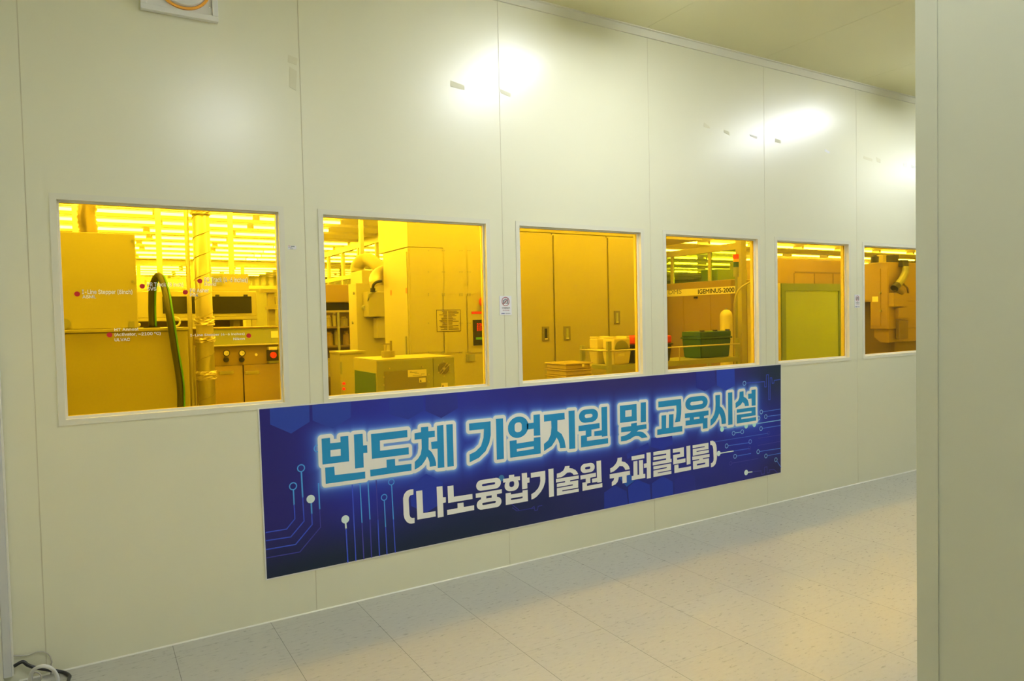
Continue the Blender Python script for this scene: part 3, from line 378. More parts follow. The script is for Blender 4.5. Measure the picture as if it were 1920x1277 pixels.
TRACE=[[[[1.0973,0.6681],[1.0986,0.5903]],0.007,[70,140,215]],[[[1.0986,0.5903],[1.1001,0.5147],[1.0563,0.4684],[0.9456,0.4693]],0.006,[55,75,190]],[[[1.1412,0.757],[1.144,0.6229]],0.008,[70,140,215]],[[[1.144,0.6229],[1.147,0.4948],[1.0763,0.4237],[0.9442,0.4268]],0.006,[55,75,190]],[[[1.1877,0.5858],[1.1882,0.5279]],0.008,[70,140,215]],[[[1.1882,0.5279],[1.1888,0.4699],[1.0996,0.3797],[0.9465,0.3812]],0.006,[55,75,190]],[[[1.229,0.6825],[1.2311,0.5451]],0.007,[70,140,215]],[[[1.2311,0.5451],[1.2328,0.4478],[1.12,0.3359],[0.9488,0.3379]],0.005,[60,60,150]],[[[1.3688,0.4487],[1.3703,0.4154]],0.009,[190,225,225]],[[[1.3703,0.4154],[1.375,0.2161]],0.007,[55,75,190]],[[[1.4118,0.6482],[1.4197,0.2154]],0.006,[55,75,190]],[[[1.4559,0.6502],[1.4604,0.433]],0.006,[70,140,215]],[[[1.4604,0.433],[1.4649,0.2146]],0.006,[60,60,150]],[[[1.5014,0.6521],[1.5063,0.4419]],0.006,[70,140,215]],[[[1.5063,0.4419],[1.5098,0.214]],0.006,[60,60,150]],[[[1.5483,0.6539],[1.5522,0.4341]],0.006,[60,60,150]],[[[1.5522,0.4341],[1.5553,0.2134]],0.006,[55,75,190]],[[[1.5922,0.5342],[1.5957,0.3842]],0.006,[70,140,215]],[[[1.5957,0.3842],[1.5994,0.2106]],0.006,[55,75,190]],[[[1.6382,0.6157],[1.6431,0.4187]],0.006,[70,140,215]],[[[1.6431,0.4187],[1.6487,0.2103]],0.006,[55,75,190]],[[[2.4111,0.3921],[2.4754,0.3346],[2.5816,0.3317]],0.004,[60,60,150]],[[[2.4245,0.3607],[2.4555,0.3357],[2.5624,0.3339],[2.5844,0.3442],[2.5892,0.3158],[2.611,0.3169],[2.6149,0.3394],[2.6446,0.3393]],0.004,[60,60,150]],[[[4.5572,0.9925],[4.7711,0.9895],[4.7704,0.9471],[4.7909,0.9456],[4.7924,1.0408],[4.8181,1.0416],[4.8151,0.8425],[4.8341,0.841],[4.8367,1.0151],[4.8574,1.0137],[4.8602,0.9697],[4.8828,0.9704],[4.8831,0.9913],[4.9745,0.9946]],0.006,[55,75,190]],[[[4.7487,0.7525],[4.971,0.7552]],0.005,[70,110,205]],[[[4.8011,0.7107],[4.9704,0.7107]],0.005,[70,110,205]],[[[4.7433,0.6212],[4.9691,0.623]],0.005,[70,110,205]],[[[4.3515,0.5278],[4.5875,0.5249]],0.005,[70,110,205]],[[[4.4425,0.4373],[4.6026,0.4381]],0.005,[70,110,205]],[[[4.7066,0.4415],[4.9664,0.4379]],0.005,[70,110,205]],[[[4.7981,0.3975],[4.9659,0.398]],0.005,[70,110,205]],[[[4.9109,0.3377],[4.9642,0.283]],0.005,[70,110,205]],[[[4.2848,0.661],[4.9698,0.6675]],0.007,[110,160,225]],[[[4.4263,0.6177],[4.4907,0.6176]],0.005,[115,165,220]],[[[4.1982,0.5739],[4.8076,0.5754]],0.005,[60,90,185]],[[[4.3904,0.3889],[4.6855,0.388]],0.004,[60,60,150]],[[[4.2459,0.4809],[4.4079,0.4804]],0.008,[190,225,225]],[[[4.4079,0.4804],[4.5868,0.4797]],0.006,[60,90,190]],[[[4.5459,0.2956],[4.6169,0.2918]],0.008,[190,225,225]],[[[4.6169,0.2918],[4.7177,0.2863],[4.7207,0.2572],[4.7599,0.2565],[4.7607,0.3095],[4.7898,0.3092],[4.7908,0.2593],[4.8167,0.2593],[4.817,0.2813],[4.8725,0.2774],[4.9158,0.2366]],0.005,[60,60,150]],[[[4.6871,0.4909],[4.9673,0.4941]],0.004,[60,60,150]],[[[4.688,0.548],[4.968,0.5469]],0.004,[60,60,150]]]
DOTS=[[[1.0963,0.6872],0.021,[70,140,215],0],[[1.1403,0.7762],0.021,[70,140,215],0],[[1.1852,0.6062],0.022,[190,225,225],1],[[1.2301,0.8698],0.021,[70,140,215],0],[[1.3677,0.467],0.022,[190,225,225],1],[[1.5919,0.5529],0.019,[70,140,215],0],[[1.6369,0.633],0.019,[70,140,215],0],[[2.3507,0.5554],0.02,[60,110,160],1],[[4.5376,0.9915],0.019,[110,160,215],0],[[4.7283,0.7522],0.018,[115,165,220],0],[[4.7805,0.7107],0.018,[115,165,220],0],[[4.7229,0.621],0.018,[115,165,220],0],[[4.3326,0.528],0.018,[115,165,220],0],[[4.4232,0.4373],0.018,[115,165,220],0],[[4.6863,0.4418],0.018,[115,165,220],0],[[4.7774,0.3975],0.018,[115,165,220],0],[[4.8964,0.3526],0.018,[115,165,220],0],[[4.2848,0.661],0.02,[160,210,225],1],[[4.5518,0.6587],0.02,[160,210,225],1],[[4.6445,0.6608],0.02,[160,210,225],1],[[4.4103,0.6171],0.018,[115,165,220],0],[[4.507,0.6182],0.018,[115,165,220],0],[[4.5959,0.5319],0.018,[100,140,215],0],[[4.6955,0.7072],0.018,[150,190,225],0],[[4.8111,0.5774],0.016,[60,60,150],0],[[4.5868,0.4819],0.016,[60,60,150],0],[[4.3745,0.3898],0.016,[60,60,150],0],[[4.2459,0.4809],0.02,[190,225,225],1],[[4.5459,0.2956],0.021,[190,225,225],1]]

BQ = [Vector((.934, 1.110)), Vector((4.974, 1.120)), Vector((4.961, .235)), Vector((.944, .222))]     # TL TR BR BL in X,Z
def bq(u, v):
    return (BQ[3]*(1-u)+BQ[2]*u)*(1-v)+(BQ[0]*(1-u)+BQ[1]*u)*v
NU, NV = 560, 124
banner = MB().poly([[tuple(q) for q in BQ]], -.0040, .0015).build('banner', M['white'])
tag(banner, 'long dark blue banner with large Korean lettering fixed under the amber windows', 'banner')
m_ = .0016
uu = np.linspace(m_, 1-m_, NU); vv = np.linspace(m_*4.6, 1-m_*4.6, NV)
verts = []; faces = []
for v in vv:
    for u in uu:
        p = bq(u, v); verts.append((p.x, -.0046, p.y))
for j in range(NV-1):
    for i in range(NU-1): faces.append((j*NU+i, j*NU+i+1, (j+1)*NU+i+1, (j+1)*NU+i))
me = bpy.data.meshes.new('printed_background'); me.from_pydata(verts, [], faces)
U, V = np.meshgrid(uu, vv); U = U.ravel(); V = V.ravel()
base = np.array([40., 36., 112.])[None].repeat(len(U), 0)
def blob(u, v, su, sv, col, k):
    global base
    w = k*np.exp(-((U-u)/su)**2-((V-v)/sv)**2); base = base*(1-w[:, None])+np.array(col, float)*w[:, None]
blob(0, 0, .55, .22, (27, 38, 50), 1.); blob(.33, .0, .17, .36, (25, 37, 48), .95); blob(.52, .03, .2, .22, (34, 36, 78), .8)
blob(.22, .85, .14, .5, (42, 54, 160), .75); blob(.14, .45, .05, .25, (36, 46, 165), .6); blob(.33, .62, .2, .25, (38, 48, 148), .6)
blob(.62, .75, .5, .35, (38, 44, 138), .6); blob(.70, .15, .2, .35, (36, 48, 142), .6); blob(.93, .45, .10, .3, (34, 46, 165), .8)
blob(1.0, 1.0, .1, .35, (34, 46, 62), 1.); blob(1.0, 0, .07, .2, (36, 36, 70), .8); blob(.58, 1., .16, .2, (46, 42, 98), .8); blob(.0, .6, .06, .5, (40, 36, 100), .6)
PTS = np.array([(p[0], p[2]) for p in verts])
D = np.full(len(PTS), 9.)
for g in HEAD:
    for l in g:
        A = np.array(l); B = np.roll(A, -1, 0)
        for a, c in zip(A, B):
            ab = c-a; L2 = ab@ab+1e-12
            t = np.clip(((PTS-a)@ab)/L2, 0, 1); D = np.minimum(D, np.hypot(*(PTS-a-t[:, None]*ab).T))
OUT = .0208                                     # width of the white outline
gl = np.clip(D-OUT, 0, 9)
k1 = .95*np.exp(-(gl/.013)); k2 = .55*np.exp(-(gl/.055)**2)
base = base*(1-k2[:, None])+np.array([44., 84., 190.])*k2[:, None]
base = base*(1-k1[:, None])+np.array([132., 176., 232.])*k1[:, None]
s = base/255; linc = np.where(s <= .04045, s/12.92, ((s+.055)/1.055)**2.4)*1.45
ca = me.color_attributes.new('print', 'FLOAT_COLOR', 'POINT')
ca.data.foreach_set('color', np.concatenate([np.clip(linc, 0, .9), np.ones((len(U), 1))], 1).astype(np.float32).ravel())
pm = mat('banner_print', (.1, .1, .3), .42, spec=.25)
at_ = pm.node_tree.nodes.new('ShaderNodeVertexColor'); at_.layer_name = 'print'
pm.node_tree.links.new(at_.outputs['Color'], pm.node_tree.nodes['Principled BSDF'].inputs['Base Color'])
link('printed_background', me, pm, banner)

def clip_banner(l):
    top = lambda x: (BQ[0].y+(x-BQ[0].x)/(BQ[1].x-BQ[0].x)*(BQ[1].y-BQ[0].y))-.007
    bot = lambda x: (BQ[3].y+(x-BQ[3].x)/(BQ[2].x-BQ[3].x)*(BQ[2].y-BQ[3].y))+.007
    return [(min(max(x, .953), 4.957), min(max(z, bot(x)), top(x))) for x, z in l]
inks = {}
def ink(c):
    c = tuple(c)
    if c not in inks: inks[c] = flat_print('banner_ink', c)
    return inks[c]
for l, c in HEX: MB().poly([clip_banner(l)], -.0049, .0002).build('hexagon', ink(c), banner)
for l, w, c in TRACE: MB().strip(clip_banner(l), w, -.0052, .0002).build('circuit_trace', ink(c), banner)
for p, r, c, f in DOTS: MB().disc(p, r, -.0054, 24, 0 if f else r*.72, .0002).build('circuit_node', ink(c), banner)
caps = []                                       # white outline with rounded corners
for g in HEAD:
    for l in g:
        for p, q in zip(l, l[1:]+l[:1]):
            d = Vector((q[0]-p[0], q[1]-p[1]))
            if d.length < 1e-5: continue
            t0 = math.atan2(d.y, d.x)+PI/2
            caps.append([(p[0]+OUT*math.cos(t0+PI*k/7), p[1]+OUT*math.sin(t0+PI*k/7)) for k in range(8)]
                        + [(q[0]+OUT*math.cos(t0+PI+PI*k/7), q[1]+OUT*math.sin(t0+PI+PI*k/7)) for k in range(8)])
b = MB().union(caps, -.0058)
white_ink = flat_print('white_print', (208, 206, 203))
b.build('headline_outline', white_ink, banner)
b = MB()
for g in HEAD: b.poly(g, -.0064, .0003)
b.build('headline_lettering', flat_print('cyan_print', (35, 128, 180)), banner)
b = MB()
for i, g in enumerate(SUB): b.poly(g, -.0060-.00003*(i % 5), .0003)
b.build('subtitle_lettering', white_ink, banner)

# ------------------------------------------------------------------ things on the corridor wall
def notice(x, z, w, h, label):
    t = thing('notice', (x, -.0005, z), label, 'notice')
    y = -.003
    MB().box(x, x+w, y, -.0005, z, z+h).build('sheet', M['paper'], t)
    cx, cz, r = x+w*.5, z+h*.71, w*.33
    MB().disc((cx, cz), r, y-.0012, 36, r*.87, .0003).strip([(cx-r*.66, cz-r*.66), (cx+r*.66, cz+r*.66)], r*.12, y-.0012, .0003).build('prohibition_ring', M['inkred'], t)
    bb = MB().poly([[(cx-r*.72, cz-r*.52), (cx+r*.72, cz-r*.52), (cx+r*.72, cz+r*.36), (cx+r*.34, cz+r*.40), (cx+r*.2, cz+r*.58), (cx-r*.24, cz+r*.58), (cx-r*.38, cz+r*.40), (cx-r*.72, cz+r*.34)],
                    [(cx+r*.36*math.cos(a*PI/10), cz-r*.06+r*.36*math.sin(a*PI/10)) for a in range(20)]], y-.0004, .0003)
    bb.disc((cx, cz-r*.06), r*.24, y-.0004, 20, 0, .0003)
    bb.build('camera_symbol', M['inkgrey'], t)
    text_on('사진촬영금지', x+w*.17, x+w*.85, z+h*.325, z+h*.415, y-.0004, M['ink'], t, 'korean_line', bold=.02, plain=True)
    text_on('No Pictures', x+w*.26, x+w*.80, z+h*.215, z+h*.285, y-.0004, M['inkred'], t, 'english_line')
    bb = MB()
    for i in range(5): bb.box(x+w*(.13+.058*i), x+w*(.13+.058*i+.047), y-.0007, y-.0003, z+h*.055, z+h*(.105+.008*(i % 2)))
    bb.build('blue_emblem', M['inkblue'], t)
    bb = MB()
    for i in range(7): bb.box(x+w*(.48+.058*i), x+w*(.48+.058*i+.042), y-.0007, y-.0003, z+h*.06, z+h*.1)
    bb.build('small_print', M['inkgrey'], t)
p, q = at(936, 555, 0), at(959, 590.5, 0); notice(p.x, q.z, q.x-p.x, p.z-q.z, 'small white no-photography notice between the second and third amber windows')
p, q = at(1602, 552.5, 0), at(1612, 577, 0); notice(p.x, q.z, q.x-p.x, p.z-q.z, 'small white no-photography notice between the fifth and sixth amber windows')
p, q = at(539.5, 460.5, 0), at(555.5, 467.8, 0)
t = thing('asset_sticker', (p.x, -.0005, q.z), 'tiny white asset sticker with printed lines right of the leftmost amber window', 'sticker')
MB().box(p.x, q.x, -.0015, -.0003, q.z, p.z).build('sheet', M['paper'], t)
w_, h_ = q.x-p.x, p.z-q.z
MB().box(p.x+.05*w_, p.x+.3*w_, -.002, -.0014, p.z-.2*h_, p.z-.08*h_).build('red_band', M['inkred'], t)
MB().box(p.x+.36*w_, p.x+.8*w_, -.002, -.0014, p.z-.34*h_, p.z-.1*h_).box(p.x+.05*w_, p.x+.5*w_, -.002, -.0014, p.z-.62*h_, p.z-.5*h_).box(p.x+.25*w_, p.x+.62*w_, -.002, -.0014, p.z-.9*h_, p.z-.78*h_).build('printed_lines', M['inkgrey'], t)
TAPES = [((843, 151.5), (871, 169), 'tape', 'wide patch of old tape left of the bright reflection above the second window'),
         ((938.5, 168), (957, 182), 'tape', 'patch of old tape touching the wall seam right of the second window'),
         ((1319, 231), (1330.5, 241.5), 'tape', 'faint square of old tape above the fourth window, leftmost of its row'),
         ((1358, 243.5), (1367.5, 253), 'tape', 'grey torn bit of tape above the fourth window'),
         ((1406, 250.5), (1420, 260.5), 'tapewhite', 'bright white scrap of tape left of the seam right of the fourth window'),
         ((1453.5, 260), (1463.5, 270.5), 'tape', 'beige bit of tape just right of the seam beside the fourth window'),
         ((1546, 280), (1555.5, 288.5), 'tapewhite', 'pale square of tape high above the fifth window'),
         ((1619.5, 292), (1635.5, 302.5), 'tape', 'beige strip of tape above the sixth window'),
         ((1643.5, 296), (1651.5, 305.5), 'tape', 'small beige bit of tape above the sixth window, beside the wider strip'),
         ((1694, 305.5), (1701, 314.5), 'tapewhite', 'white square of tape near the right wall edge, left of its white neighbour'),
         ((1708.5, 308), (1718, 317.5), 'tapewhite', 'white scrap of tape closest to the near right wall edge'),
         ((540.5, 103), (556.5, 122.5), 'tape', 'tall patch of old tape left of the seam above the first and second windows'),
         ((542.5, 126), (557, 170), 'tape', 'long stripe of old tape under the taller patch, left of the seam')]
for i, (a, c, mm, lab) in enumerate(TAPES):
    p, q = at(*a, 0), at(*c, 0); r = random.Random(i); j = lambda: r.uniform(-.006, .006)
    o = MB().poly([[(p.x+j(), p.z+j()), (q.x+j(), p.z-.01+j()), (q.x+j(), q.z+j()), (p.x+j(), q.z+.01+j())]], -.0012, .0008).build('tape_scrap', M[mm])
    tag(o, lab, 'tape')

# square vent with round damper, top left of the wall
vx0, vx1, vz0 = at(263, 20, 0).x, at(408, 45, 0).x, 3.008; vs = vx1-vx0
t = thing('wall_vent', ((vx0+vx1)/2, 0, vz0), 'square white wall vent with a round damper and painted amber light ring, top left', 'vent')
b = MB(); fw = .026
for (x0, x1, z0, z1) in ((vx0, vx1, vz0, vz0+fw), (vx0, vx1, vz0+vs-fw, vz0+vs), (vx0, vx0+fw, vz0+fw, vz0+vs-fw), (vx1-fw, vx1, vz0+fw, vz0+vs-fw)):
    b.box(x0, x1, -.03, -.0005, z0, z1, .002)
b.build('frame', M['white'], t)
MB().box(vx0+fw, vx1-fw, -.016, -.0005, vz0+fw, vz0+vs-fw).build('back_plate', M['white'], t)
vr = .125; vc = (at(345, 17, -.026).x, at(345, 17, -.026).z+vr)
MB().disc(vc, vr, -.026, 48, vr-.011, .0098).build('light_leak_ring', M['amber'], t)  # amber light leaking round the disc, put into a coloured ring
b = MB().cyl((vc[0], -.0165, vc[1]), (vc[0], -.036, vc[1]), vr-.0115, vr-.018, 48)
b.build('damper_disc', M['white'], t)
for sx in (vx0+fw+.012, vx1-fw-.008):
    MB().cyl((sx, -.0162, vz0+.07), (sx, -.021, vz0+.07), .004, None, 10).box(sx-.0015, sx+.0015, -.0185, -.0162, vz0+.075, vz0+vs-.07).build('hinge_rod', M['steel'], t)

# cable trunking in the corner, cables on the floor
t = thing('cable_trunking', (XL+.02, -.03, .0), 'vertical grey cable trunking in the far left corner of the wall', 'trunking')
MB().box(XL+.0005, XL+.030, -.046, -.004, .045, 2.08, .002).build('cover', M['trunk'], t)
MB().box(XL+.0305, XL+.036, -.040, -.010, .045, 2.08).build('base_channel', M['bead'], t)
def fl(px, py, z):
    v = (px-W/2)/F_PX*_right + (py-H/2)/F_PX*_down + _fwd
    return CAM + v*((z-CAM.z)/v.z)
def nf(px, py, z=.008, y=-.03):
    p = at(px, py, y)
    if p.z > z: return p
    p = fl(px, py, z); p.y = min(p.y, y); return p
p0 = Vector((XL+.037, -.035, .085))
o = MB().tube(bez([p0, nf(42, 1241), nf(52, 1247), nf(66, 1252), nf(90, 1256), nf(118, 1260.5, y=-.035), nf(130, 1267, y=-.07), nf(129, 1274, y=-.1), nf(126, 1284, y=-.14), nf(120, 1298, y=-.2)], 8), .0075, 10).build('black_cable', M['dark'])
tag(o, 'black power cable running from the corner trunking across the floor', 'cable')
o = MB().tube(bez([Vector((XL+.037, -.018, .125)), at(50, 1229, -.012), at(73, 1222, -.012), at(90, 1226, -.012), at(97, 1240, -.012), at(96, 1247, -.012), Vector((at(95, 1250, -.012).x, -.012, .003))], 8), .0026, 8).build('thin_grey_wire', M['cablegrey'])
tag(o, 'thin grey wire looping out of the corner trunking', 'cable')
o = MB().tube(bez([fl(55, 1285, .006), fl(56.5, 1271, .05), fl(63, 1256, .10), fl(80, 1249, .125), fl(97, 1254, .10), fl(107, 1268, .05), fl(109, 1285, .006)], 8), .0075, 10).build('white_cable_loop', M['cablewhite'])
tag(o, 'thick white cable standing up in a loop on the floor', 'cable')
o = MB().tube(bez([fl(70, 1280, .004), fl(76, 1275, .02), fl(77, 1267, .04), fl(70, 1261, .055), fl(62, 1263, .05), fl(60, 1272, .02), fl(58, 1284, .004)], 8), .003, 8).build('thin_white_wire', M['cablegrey'])
tag(o, 'thin pale wire curled inside the white cable loop', 'cable')
# ------------------------------------------------------------------ the clean room behind the glass
IX0, IX1, IY1, IC = -4.4, 23., 20., 3.0
structure(MB().box(IX0, IX1, TH, IY1, -.1, -.0).build('floor_inner', M['ivory2'], origin=(0, 0, -.1)))
structure(MB().box(IX0, IX1, TH, IY1, IC+.06, IC+.12).build('ceiling_inner', M['innerceil']))
structure(MB().box(IX0-.1, IX0, TH, IY1, 0, IC+.12).build('wall_inner_left', M['ivory']))
structure(MB().box(IX1, IX1+.1, TH, IY1, 0, IC+.12).build('wall_inner_right', M['ivory']))
structure(MB().box(IX0-.1, IX1+.1, IY1, IY1+.1, 0, IC+.12).build('wall_inner_far', M['ivory']))
b = MB()                                         # ceiling grid beams between the lamp rows
for k in range(20):
    y = .5+.95*k
    b.box(IX0, IX1, y-.04, y+.04, IC+.015, IC+.0595)
structure(b.build('trim_4', M['innerceil']))
# lamps: rows parallel to the window wall
lamp = None
def lamp_at(x, y):
    global lamp
    if lamp is None:
        lamp = thing('ceiling_lamp', (0, 0, 0), '', '')
        MB().cyl((-.58, 0, -.042), (.58, 0, -.042), .019, None, 8).build('tube', M['tube'], lamp)
        MB().box(-.60, .60, -.035, .035, -.012, -.0005).build('batten', M['white'], lamp)
        for sx in (-1, 1): MB().box(sx*.59-.0095, sx*.59+.0095, -.018, .018, -.061, -.0125).build('lamp_holder', M['white'], lamp)
        o = lamp
    else: o = copy_tree(lamp)
    o.location = (x, y, IC+.06)
    tag(o, 'lit tube lamp in the rows along the clean room ceiling', 'ceiling lamp', 'clean room ceiling lamps')
rnd = random.Random(3)
for k in range(20):
    y = .98+.95*k
    for i in range(6):
        x = 2.92-1.26*i+(.1 if k % 2 else 0)
        lamp_at(x, y)
    if k > 8: lamp_at(3.95 if k < 14 else 4.2, y)
    if 1 < k < 14:
        for i in range(3): lamp_at(5.55+1.26*i, y+.02)
for i in range(5): lamp_at(4.6+1.45*i, 1.93)
for i in range(10):
    lamp_at(-2.65+1.26*i, .86)  # unseen second tube row, added to strengthen the amber light on the corridor floor
    if i > 4: lamp_at(-2.65+1.26*i, .98)
for k in range(7):
    for i in range(8): lamp_at(10.6+1.55*i, 5.4+1.5*k)

# poles at a regular spacing through the room
def pole(x, label):
    b = MB().box(x-.028, x+.028, 5.97, 6.03, 0, IC+.0145, .004)
    for dx in (-.029, .029): b.box(x+dx-.003, x+dx+.003, 5.99, 6.01, .02, IC)
    o = b.build('ceiling_post', M['alu']); tag(o, label, 'post', 'posts in the clean room')
for x, l in ((.12, 'slim metal post behind the tall machine with the corrugated duct'), (.99, 'slim metal post rising behind the arched dark hose'),
             (1.83, 'slim metal post behind the white machine with smoked windows'), (3.59, 'slim metal post behind the pale arched duct')):
    pole(x, l)

# glazed partitions
def glazed(name, label, axis, c, a, d, zb, step, m=M['ivory']):
    t = thing(name, (c, (a+d)/2, 0) if axis == 'x' else ((a+d)/2, c, 0), label, 'partition')
    def bx(u0, u1, z0, z1, h=.035):
        return (c-h, c+h, u0, u1, z0, z1) if axis == 'x' else (u0, u1, c-h, c+h, z0, z1)
    b = MB(); b.box(*bx(a, d, IC-.10, IC+.055)).box(*bx(a, d, zb, zb+.09)).box(*bx(a, d, 2.36, 2.44)).box(*bx(a, d, 0, .1))
    b.build('rail', m, t)
    n = int((d-a)/step)
    for i in range(n+1):
        u = a+i*(d-a)/n; MB().box(*bx(max(a, u-.035), min(d, u+.035), .1, IC-.101, .03)).build('mullion', m, t)
    MB().box(*bx(a+.036, d-.036, .1, zb, .012)).build('lower_panel', m, t)
    MB().box(*bx(a+.036, d-.036, zb+.09, IC-.1, .003)).build('pane', M['clearglass'], t)
glazed('glazed_partition', 'white framed glazed partition at the far end behind the left windows', 'y', 14., -4.3, 4.5, 1.2, 1.1)
glazed('glazed_partition', 'white framed glazed partition running into the room beyond the second window', 'x', 4.6, 5.2, 13.9, 1.0, .95)

# --- window 1: big beige machine
t = thing('annealing_machine', (.15, 1.7, 0), 'big beige two-tier machine with a corrugated duct, behind the leftmost window', 'machine')
Yf = 1.15
p = at(352, 617, Yf); lx1, lz = p.x, at(200, 617, Yf).z
MB().box(-.9, lx1, Yf, 2.3, 0.002, lz-.02, .006).build('lower_cabinet', M['ivory'], t)
MB().box(-.91, lx1+.006, Yf-.012, 2.31, lz-.0195, lz, .003).build('worktop_edge', M['ivory'], t)
ux1 = at(256, 520, Yf+.10).x; uz = at(200, 437, Yf+.10).z
up = MB().box(-.9, ux1, Yf+.10, 2.2, lz+.001, uz, .005).build('upper_cabinet', M['ivory'], t)
for py in (452, 528): MB().cyl(at(248, py, Yf+.10)-Vector((0, .001, 0)), at(248, py, Yf+.10)-Vector((0, .006, 0)), .008, None, 10).build('screw', M['grey'], t)
q = at(248, 608, Yf+.10); MB().box(q.x-.02, q.x+.012, Yf+.088, Yf+.099, q.z-.02, q.z+.018).build('latch', M['grey'], t)
q = at(331, 649, Yf); MB().cyl((q.x, Yf-.0005, q.z), (q.x, Yf-.012, q.z), .016, .013, 16).build('lock', M['steel'], t)
q = at(122, 607, Yf+.10); MB().cyl((q.x, Yf+.0995, q.z), (q.x, Yf+.075, q.z), .03, None, 16).build('knob', M['grey'], t)
dx = at(164, 420, 1.6).x
b = MB(); n = 60; z_a, z_b = uz+.001, IC+.01
b.tube([(dx+.004*math.sin(i*.5), 1.6, z_a+(z_b-z_a)*i/n) for i in range(n+1)], lambda i: .052+(.007 if i % 2 else 0), 18)
b.build('corrugated_duct', M['ductmetal'], t)
# the hose
h0, h1, h2 = at(285, 614, Yf+.2), at(298, 516, Yf+.1), at(320, 590, Yf-.05)
def hose_pts(off=0.):
    return bez([Vector((h0.x+off, Yf+.2, lz+.004)), at(284, 570, Yf+.2)+Vector((off, 0, 0)), at(286, 535, Yf+.16)+Vector((off, 0, 0)), at(297.5, 516, Yf+.10)+Vector((0, 0, -off*.7)),
                at(308, 540, Yf+.03)+Vector((-off, 0, 0)), at(316, 585, Yf-.05)+Vector((-off, 0, 0)), at(326, 650, Yf-.06)+Vector((-off, 0, 0)), at(337, 720, Yf-.06)+Vector((-off, 0, 0)), at(339, 790, Yf-.06)+Vector((-off, 0, 0)),
                Vector((at(339, 790, Yf-.06).x-off, Yf-.06, .3)), Vector((at(339, 790, Yf-.06).x-off, Yf-.06, .004))], 10)
t = thing('arched_hose', (h0.x, Yf+.2, 0), 'thick dark hose arching up and over the front of the beige machine', 'hose')
MB().tube(hose_pts(), .019, 12).build('hose', M['olive'], t)
pts = [p+Vector((.021, -.012, 0)) for p in hose_pts()]
MB().tube(pts, .006, 8).build('earth_wire', M['stripe'], t, 'green wire tied along the hose')
MB().cyl((h0.x, Yf+.2, lz+.0005), (h0.x, Yf+.2, lz+.007), .05, None, 20).build('grommet', M['dark'], t)
# things lying on the worktop
o = MB().tube([(h0.x+.14+.03*math.cos(a), Yf+.25, lz+.036+.03*math.sin(a)) for a in [2*PI*k/20 for k in range(21)]], .006, 8).build('cable_coil', M['cablewhite'])
tag(o, 'pale coil of cable standing on the machine top beside the hose', 'cable')
o = MB().tube(bez([(h0.x-.14, Yf+.25, lz+.020), (h0.x-.11, Yf+.24, lz+.026), (h0.x-.08, Yf+.25, lz+.023), (h0.x-.07, Yf+.26, lz+.020)], 6), lambda i: .013, 10).build('folded_cloth', M['white'])
tag(o, 'white folded cloth on the machine top left of the hose', 'cloth')

# foil wrapped duct and its thin companion pipe
t = thing('foil_duct', (at(382, 580, 1.3).x, 1.3, 0), 'tall foil wrapped vertical duct with spiral seams, behind the leftmost window', 'duct')
c0 = at(382.5, 580, 1.3).x; r0 = (at(398.5, 580, 1.3).x-at(366, 580, 1.3).x)/2
MB().cyl((c0, 1.3, .002), (c0, 1.3, IC+.014), r0, None, 28).build('duct', M['steel'], t)
for p in t.children[0].data.polygons: p.use_smooth = True
b = MB(); N = 520
b.tube([(c0+(r0+.001)*math.cos(a), 1.3+(r0+.001)*math.sin(a), .02+(IC-.05)*i/N) for i, a in ((i, 2*PI*i*22/N) for i in range(N+1))], .0022, 5)
b.build('spiral_seam', M['ivory2'], t)
for j, py in enumerate((602, 634, 704, 395)):
    z = at(382, py, 1.3).z; rr = random.Random(j); b = MB()
    pts = []; b.tube([(c0, 1.3, z-.028+.056*i/9) for i in range(10)], lambda i: r0+.004+.008*rr.random(), 22)
    for v in b.bm.verts: v.co += Vector((rr.uniform(-.005, .005), rr.uniform(-.005, .005), rr.uniform(-.003, .003)))
    o = b.build('foil_collar', M['foil'], t)
    for p in o.data.polygons: p.use_smooth = False
o = MB().cyl((c0-r0-.033, 1.31, .002), (c0-r0-.033, 1.31, IC+.014), .014, None, 14).build('thin_pipe', M['alu'], smooth=True)
tag(o, 'thin pale pipe running up right beside the foil wrapped duct', 'pipe')

# white machine with smoked windows
Yt = 3.4
t = thing('coating_track', (at(390, 560, Yt).x, Yt+.5, 0), 'white machine with a wide pair of smoked windows, behind the foil duct', 'machine')
a, c = at(228, 549, Yt), at(482, 593, Yt)
MB().box(a.x, c.x, Yt, Yt+1., c.z, at(400, 546, Yt).z, .008).build('upper_body', M['ivory'], t)
a2, c2 = at(388, 513, Yt+.05), at(467, 547, Yt+.05)
MB().box(a2.x, c2.x, Yt+.05, Yt+.9, at(400, 546, Yt).z+.001, a2.z, .006).build('top_box', M['ivory'], t)
for i, (u0, u1) in enumerate(((304, 387), (396, 472))):
    q0, q1 = at(u0, 556, Yt), at(u1, 587, Yt)
    MB().box(q0.x, q1.x, Yt-.012, Yt-.0005, q1.z, q0.z, .004).build('smoked_window', M['darkglass'], t)
    for uu_ in (u0+11, u1-12) if i else (u0+13,):
        g0 = at(uu_-4, 552.5, Yt); g1 = at(uu_+4, 557, Yt); MB().box(g0.x, g1.x, Yt-.02, Yt-.0125, g1.z, g0.z, .003).build('hinge', M['dark'], t)
q0, q1 = at(398, 517, Yt+.05), at(417, 535, Yt+.05); MB().box(q0.x, q1.x, Yt+.04, Yt+.0495, q1.z, q0.z).build('control_panel', M['grey'], t)
MB().box(a.x, c.x, Yt-.02, Yt+1., c.z-.03, c.z-.001, .004).build('shelf_rail', M['ivory'], t)
for x_ in (a.x+.02, c.x-.03, (a.x+c.x)/2): MB().box(x_-.02, x_+.02, Yt-.01, Yt+.03, .002, c.z-.031).build('leg', M['ivory'], t)
